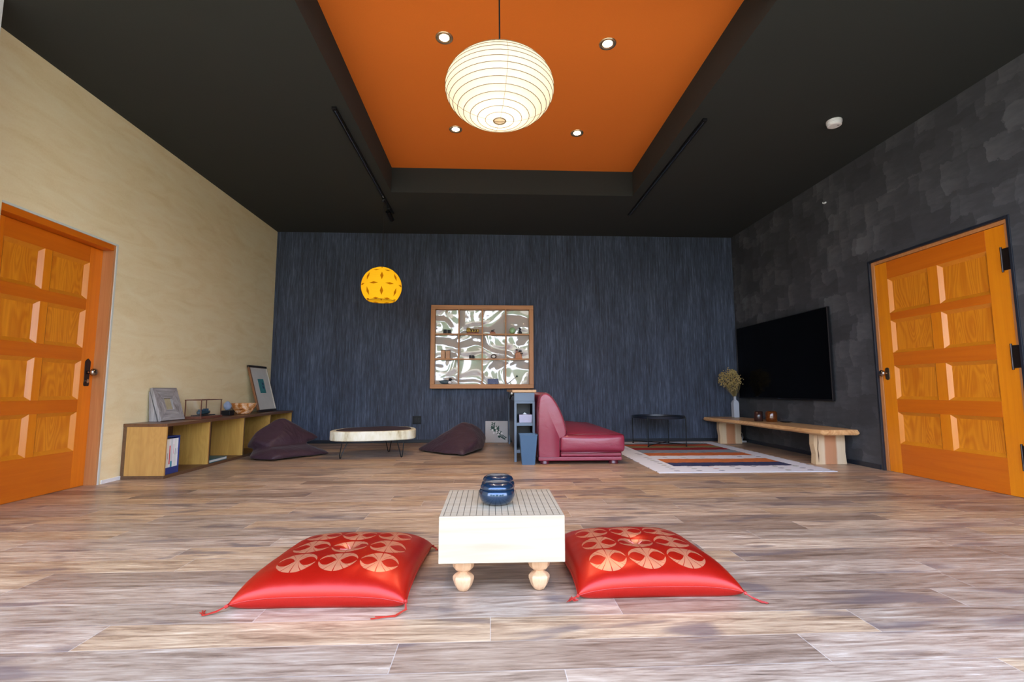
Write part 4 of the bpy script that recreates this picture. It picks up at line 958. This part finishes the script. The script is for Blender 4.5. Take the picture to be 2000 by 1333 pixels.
tube(bm, [(c0[0]+(x-c0[0])*.985, S0-.001, .0775+(z-.0735)*.99) for x, z in bp_], .0048, 7)
obj('piping', bm, mlp, t, smooth=True)
bm = bmesh.new(); tube(bm, [(.79, S0-.010, .293), (.95, S0-.016, .300), (1.15, S0-.016, .301), (1.33, S0-.006, .296), (1.372, S0+.02, .288)], .004, 6)
tube(bm, [(.712, S0-.014, .115), (1.0, S0-.016, .113), (1.33, S0-.012, .118)], .004, 6); obj('seat_seam', bm, mlp, t, smooth=True)
for x in (.555, 1.265):
    for y in (S0+.055, S1-.07):
        bm = bmesh.new(); lathe(bm, [(.050, 0), (.052, .006), (.046, .030), (.046, .034)], 24, (x, y, 0)); obj('foot', bm, plain('burgundy_wood_foot', (.09, .012, .02), .25), t, smooth=False)
# ------------------------------------------------------------------ tray table
t = thing('tray_table', 'round black metal tray table on thin legs behind the sofa', 'side table', (2.27, 6.5, 0))
legs = [(2.27-.23, 6.5-.26), (2.27-.285, 6.5+.225), (2.27+.23, 6.5+.26), (2.27+.285, 6.5-.225)]
bm = bmesh.new(); lathe(bm, [(.0, .366), (.335, .366), (.345, .370), (.350, .398), (.347, .400), (.342, .376), (.330, .371), (0, .371)], 56, (2.27, 6.5, 0), closed=True); o = obj('tray', bm, plain('black_navy_enamel', (.012, .018, .03), .3), t); smooth_angle(o)
for (x, y) in legs:
    bm = bmesh.new(); tube(bm, [(x, y, .0255), (x, y, .395)], .006, 8); lathe(bm, [(.010, .0115), (.010, .026), (0, .026)], 10, (x, y, .0)); obj('leg', bm, M['black'], t)
for a, b in ((0, 2), (1, 3)):
    bm = bmesh.new(); tube(bm, [(*legs[a], .030+.012*(a == 1)), (*legs[b], .030+.012*(a == 1))], .006, 8); obj('crossbar', bm, M['black'], t)
# ------------------------------------------------------------------ rug
def mat_rug():
    m = N('striped_wool_rug'); p = m.sep(m.geo()); v = m.geo()
    j = m.math('MULTIPLY', m.math('SUBTRACT', m.noise(m.mapp(v, (6, 14, 1)), 1, 3, .6), .5), .10)
    y = m.math('ADD', p[1], j); f = m.math('DIVIDE', m.math('SUBTRACT', y, 4.37), 2.55)
    W = (.72, .74, .82); st = [(0, W), (4.70, (.045, .055, .14)), (4.93, (.56, .17, .06)), (5.19, W), (5.44, (.54, .15, .055)), (5.68, (.24, .30, .38)), (5.95, (.28, .03, .035)), (6.18, (.24, .21, .11)), (6.38, (.50, .08, .035)), (6.55, (.12, .16, .17)), (6.66, W)]
    c = m.ramp(f, [((a-4.37)/2.55 if a else 0, b) for a, b in st], 'CONSTANT')
    mott = m.noise(m.mapp(v, (10, 40, 1)), 1, 4, .7); c0_ = c; c = m.mix(.7, c, m.mix(1., c, m.ramp(mott, [(.3, (.45, .45, .5)), (.7, (1.6, 1.5, 1.3))]), 'MULTIPLY'))
    bx = m.math('ABSOLUTE', m.math('SUBTRACT', p[0], 2.385)); border = m.math('GREATER_THAN', bx, .60)
    c = m.mix(border, c, W)
    isb = m.math('MAXIMUM', border, m.math('MAXIMUM', m.math('LESS_THAN', p[1], 4.69), m.math('MULTIPLY', m.math('GREATER_THAN', p[1], 5.22), m.math('LESS_THAN', p[1], 5.41))))
    c = m.mix(isb, c, W)
    # small animal and dot motifs on pale areas
    def dots(sx_, sy, ox, oy, r, cc, c):
        u = m.math('ADD', m.math('DIVIDE', p[0], sx_), ox); w_ = m.math('ADD', m.math('DIVIDE', p[1], sy), oy)
        wn_ = m.n('ShaderNodeTexWhiteNoise', noise_dimensions='2D'); m.l(m.comb(m.math('FLOOR', u), m.math('FLOOR', w_), 0.), wn_.inputs['Vector'])
        du = m.math('SUBTRACT', m.math('FRACT', u), .5); dw = m.math('SUBTRACT', m.math('FRACT', w_), .5)
        d = m.math('SQRT', m.math('ADD', m.math('MULTIPLY', du, du), m.math('MULTIPLY', dw, dw)))
        on = m.math('MULTIPLY', m.math('LESS_THAN', m.math('ADD', d, m.math('MULTIPLY', m.noise(v, 60, 2), .12)), r), m.math('GREATER_THAN', wn_.outputs[0], .25))
        mc = m.ramp(wn_.outputs[0], [(0, (.05, .06, .12)), (.45, (.10, .12, .18)), (.6, (.45, .15, .12)), (.75, (.16, .20, .12)), (.9, (.10, .12, .20))], 'CONSTANT')
        return m.mix(m.math('MULTIPLY', m.math('MULTIPLY', on, isb), .8), c, mc)
    c = dots(.21, .11, .35, .12, .20, None, c)
    m.color(c); m.rough(.95); g = m.noise(v, 220, 2); m.bump(g, .5, .004); m.set(Specular_IOR_Level=.1); return m.m
bm = bmesh.new(); n = 30; RX0, RX1, RY0, RY1 = 1.52, 3.18, 4.37, 6.90; g = []
for i in range(n+1):
    row = []
    for j in range(n+1):
        x = RX0+(RX1-RX0)*i/n; y = RY0+(RY1-RY0)*j/n; e = .0125+.0015*mn.noise(Vector((x*3, y*3, 0)))
        if i in (0, n) or j in (0, n): e = .009
        row.append(bm.verts.new((x+.004*mn.noise(Vector((y*5, 0, 2)))*(i in (0, n)), y, max(.004, e-.004))))
    g.append(row)
for i in range(n):
    for j in range(n): bm.faces.new((g[i][j], g[i+1][j], g[i+1][j+1], g[i][j+1]))
ext = bmesh.ops.extrude_face_region(bm, geom=list(bm.faces)); 
for v in [q for q in ext['geom'] if isinstance(q, bmesh.types.BMVert)]: v.co.z = .0008
o = obj('rug', bm, mat_rug(), None, smooth=False); tag(o, 'striped white bordered wool rug with orange, red and navy bands', 'rug')
# ------------------------------------------------------------------ live edge bench
t = thing('live_edge_bench', 'long live edge wooden bench on slab legs under the television', 'bench', (3.4, 5.77, 0))
lt = [(3.205, 4.60), (3.60, 4.60), (3.63, 4.9), (3.62, 5.6), (3.63, 6.3), (3.60, 6.86), (3.50, 6.93), (3.20, 6.93), (3.06, 6.88), (3.07, 6.6), (3.12, 6.3), (3.17, 5.9), (3.16, 5.4), (3.185, 5.1), (3.175, 4.85)]
bm = bmesh.new(); lp = lt
top = [bm.verts.new((x+(.014 if x < 3.3 else -.012), y+(.014 if y < 4.7 else 0), .357)) for x, y in lp]; midv = [bm.verts.new((x, y, .322)) for x, y in lp]; bot = [bm.verts.new((x+(.03 if x < 3.3 else -.02), y+(.01 if y < 4.7 else 0), .304)) for x, y in lp]
N_ = len(lp)
for a, b in ((bot, midv), (midv, top)):
    for i in range(N_): bm.faces.new((a[i], a[(i+1) % N_], b[(i+1) % N_], b[i]))
bm.faces.new(top); bm.faces.new(bot[::-1])
mbench = wood('golden_live_edge', (.50, .25, .095), (.76, .47, .23), 'y', 1, .35, 1, .5)
o = obj('seat_slab', bm, mbench, t, bev=.006)
def mat_slab(yc):
    m = N('two_tone_cedar'); p = m.sep(m.geo()); wv = m.math('MULTIPLY', m.math('SUBTRACT', m.noise(m.mapp(m.geo(), (1, 1, 3)), 2, 2), .5), .06)
    g = m.noise(m.mapp(m.geo(), (60, 10, 2)), 1, 3, .6)
    f = m.math('ADD', m.math('DIVIDE', m.math('SUBTRACT', p[0], yc-.16), .32), wv)
    c = m.ramp(f, [(.0, (.62, .46, .28)), (.28, (.74, .60, .42)), (.33, (.56, .26, .14)), (.66, (.52, .24, .12)), (.72, (.76, .62, .44)), (1, (.70, .54, .36))])
    c = m.mix(m.math('MULTIPLY', g, .35), c, (.40, .20, .09)); m.color(c); m.rough(.45); return m.m
for (y, xa, xb) in ((4.79, 3.275, 3.585), (6.66, 3.20, 3.50)):
    bm = bmesh.new(); prism(bm, [(xa-.01, 0), (xb+.006, 0), (xb-.004, .12), (xb, .22), (xb-.002, .306), (xa-.012, .306), (xa-.018, .2), (xa-.002, .1)], y, y+.075, 'y'); lg = obj('leg', bm, mat_slab((xa+xb)/2), t, bev=.004)
    if y < 5:
        bm = bmesh.new(); prism(bm, [(xa+.022, .02), (xa+.028, .09), (xa+.022, .15), (xa+.03, .22), (xa+.026, .295), (xa+.020, .21), (xa+.014, .15), (xa+.018, .08)], y-.0015, y+.001, 'y'); obj('bark_split', bm, plain('dark_bark', (.10, .045, .02), .7), lg)
# vase with dried flowers
t = thing('bottle_vase', 'slim pale grey bottle vase on the far end of the bench', 'vase', (3.46, 6.72, .358))
bm = bmesh.new(); vx, vy = 3.458, 6.72
for (w0, z0, w1, z1) in ((.038, .358, .040, .558), (.040, .558, .030, .590), (.030, .590, .014, .606), (.014, .606, .013, .655)): 
    vs = frus(bm, w0, w1, z0, z1, vx, vy)
bmesh.ops.remove_doubles(bm, verts=bm.verts, dist=1e-4)
obj('bottle', bm, plain('pale_grey_ceramic', (.42, .45, .52), .3, var=.03), t, bev=.004)
t = thing('dried_flower_bunch', 'bunch of golden dried flowers standing in the bottle vase', 'dried flowers', (vx, vy, .656))
rr = random.Random(5); bs = bmesh.new(); bf = bmesh.new()
cen = Vector((3.395, 6.72, .885))
for k in range(110):
    while True:
        d = Vector((rr.uniform(-1, 1), rr.uniform(-1, 1), rr.uniform(-1, 1)))
        if d.length < 1: break
    tip = cen+Vector((d.x*.155, d.y*.12, d.z*.145))
    if tip.z < .78: tip.x = vx+(tip.x-vx)*.45
    if tip.x > 3.60: tip.x = 3.60
    b = Vector((vx+rr.uniform(-.006, .006), vy+rr.uniform(-.006, .006), .63)); md = b.lerp(tip, .5)+Vector((.02*d.x+.01, .01*d.y, .01))
    tube(bs, [b, md, tip], .0012, 3)
    for q in range(8):
        p = tip+Vector((rr.gauss(0, .014), rr.gauss(0, .014), rr.gauss(0, .016))); a = Vector((rr.gauss(0, 1), rr.gauss(0, 1), rr.gauss(0, 1)+.6)).normalized()*rr.uniform(.008, .018)
        tube(bf, [p-a*.5, p, p+a*.5], [.003, .0075, .002], 4)
obj('stems', bs, plain('dry_stem', (.20, .15, .06), .8), t); obj('blossoms', bf, plain('golden_dried_blossom', (.42, .31, .12), .85, var=.4, scale=40), t)
# candle jars and dish
t = thing('amber_jar', 'amber brown glass jar with reflections on the bench', 'jar', (3.42, 5.80, .358))
m = N('amber_glass'); m.color((.26, .065, .01)); m.rough(.05); m.set(Transmission_Weight=.6, IOR=1.45, Coat_Weight=.5)
bm = bmesh.new(); lathe(bm, [(.058, 0), (.064, .004), (.066, .05), (.064, .110), (.056, .125), (.050, .128), (.052, .12), (.060, .108), (.061, .05), (.058, .01), (0, .009)], 36, (3.43, 5.80, .358), closed=True); obj('glass_body', bm, m.m, t, smooth=True)
bm = bmesh.new(); lathe(bm, [(.05, 0), (.05, .05), (0, .05)], 28, (3.43, 5.80, .369)); obj('candle_wax', bm, plain('brown_wax', (.20, .06, .02), .5), t)
t = thing('black_cup', 'dark brown cup beside the amber jar on the bench', 'cup', (3.335, 5.88, .358))
bm = bmesh.new(); lathe(bm, [(.045, 0), (.05, .005), (.052, .12), (.048, .122), (.046, .01), (0, .009)], 30, (3.325, 5.90, .358), closed=True); obj('cup_body', bm, plain('dark_brown_glaze', (.035, .014, .012), .15), t, smooth=True)
t = thing('black_dish', 'small shallow black dish on the bench, right of the amber jar', 'dish', (3.53, 5.72, .358))
bm = bmesh.new(); lathe(bm, [(.04, 0), (.05, .002), (.070, .012), (.067, .013), (.045, .006), (0, .005)], 36, (3.525, 5.66, .358)); obj('dish_body', bm, plain('gloss_black_glaze', (.012, .012, .014), .12), t, smooth=True)
# charger cable under the bench
t = thing('white_cable', 'short looped white cable and plug on the floor behind the far bench leg', 'cable', (3.56, 6.78, 0))
bm = bmesh.new(); tube(bm, [(3.54, 6.83, .15), (3.57, 6.83, .155), (3.60, 6.83, .12), (3.605, 6.83, .07), (3.59, 6.83, .015)], .006, 8); tube(bm, [(3.54, 6.83, .125), (3.57, 6.83, .10), (3.585, 6.83, .06)], .005, 8); obj('cord', bm, M['white'], t, smooth=True)
obj('plug', BX(3.54, 3.65, 6.81, 6.85, 0.0, .022), M['white'], t, bev=.004)
# ------------------------------------------------------------------ television
t = thing('television', 'very large black flat television mounted on the charcoal wall', 'television', (XR, 5.93, 1.14))
tv0, tv1, tz0, tz1 = 4.975, 6.90, .628, 1.645
obj('housing', BX(XR-.05, XR-.022, tv0, tv1, tz0, tz1), M['black2'], t, bev=.004)
obj('wall_mount', BX(XR-.022, XR, tv0+.5, tv1-.5, tz0+.25, tz1-.25), M['black'], t)
obj('screen', BX(XR-.053, XR-.0505, tv0+.012, tv1-.012, tz0+.018, tz1-.012), plain('tv_glass', (.001, .001, .0015), .10, var=.0, Specular_IOR_Level=.12), t)
obj('bezel_strip', BX(XR-.056, XR-.046, tv0-.003, tv0+.003, tz0, tz1), M['iron'], t, bev=.001)
bm = bmesh.new(); box(bm, XR-.054, XR-.052, 5.90, 5.96, tz0+.006, tz0+.014); obj('badge', bm, M['chrome'], t)
# ------------------------------------------------------------------ garden behind the camera (seen only in reflections)
m = N('garden_leaves'); f = m.noise(m.geo(), 7, 5, .65); m.color(m.ramp(f, [(.35, (.05, .09, .04)), (.55, (.18, .30, .12)), (.7, (.42, .55, .28))])); m.rough(.7)
rr = random.Random(11)
labs = ['leafy green garden bush outside the window, far left', 'leafy green garden bush outside the window, left', 'leafy green garden bush outside the window, centre', 'leafy green garden bush outside the window, right', 'leafy green garden bush outside the window, far right']
for k, (x, y, r, h_) in enumerate([(-8.6, -9.2, 1.6, 3.6), (-4.2, -9.0, 1.6, 2.6), (.1, -9.5, 1.6, 3.6), (4.4, -9.0, 1.6, 2.6), (8.8, -9.4, 1.6, 4.0)]):
    bm = bmesh.new(); bmesh.ops.create_icosphere(bm, subdivisions=4, radius=1)
    for v in bm.verts:
        q = 1+.28*mn.noise(v.co*2.2+Vector((k*7, 0, 0)))+.12*mn.noise(v.co*6)
        v.co = Vector((x+v.co.x*r*q, y+v.co.y*r*q*.8, max(-.149, h_*.45+v.co.z*h_*.62*q)))
    o = obj('garden_bush', bm, m.m, None, smooth=True); tag(o, labs[k], 'bush', 'garden bushes')
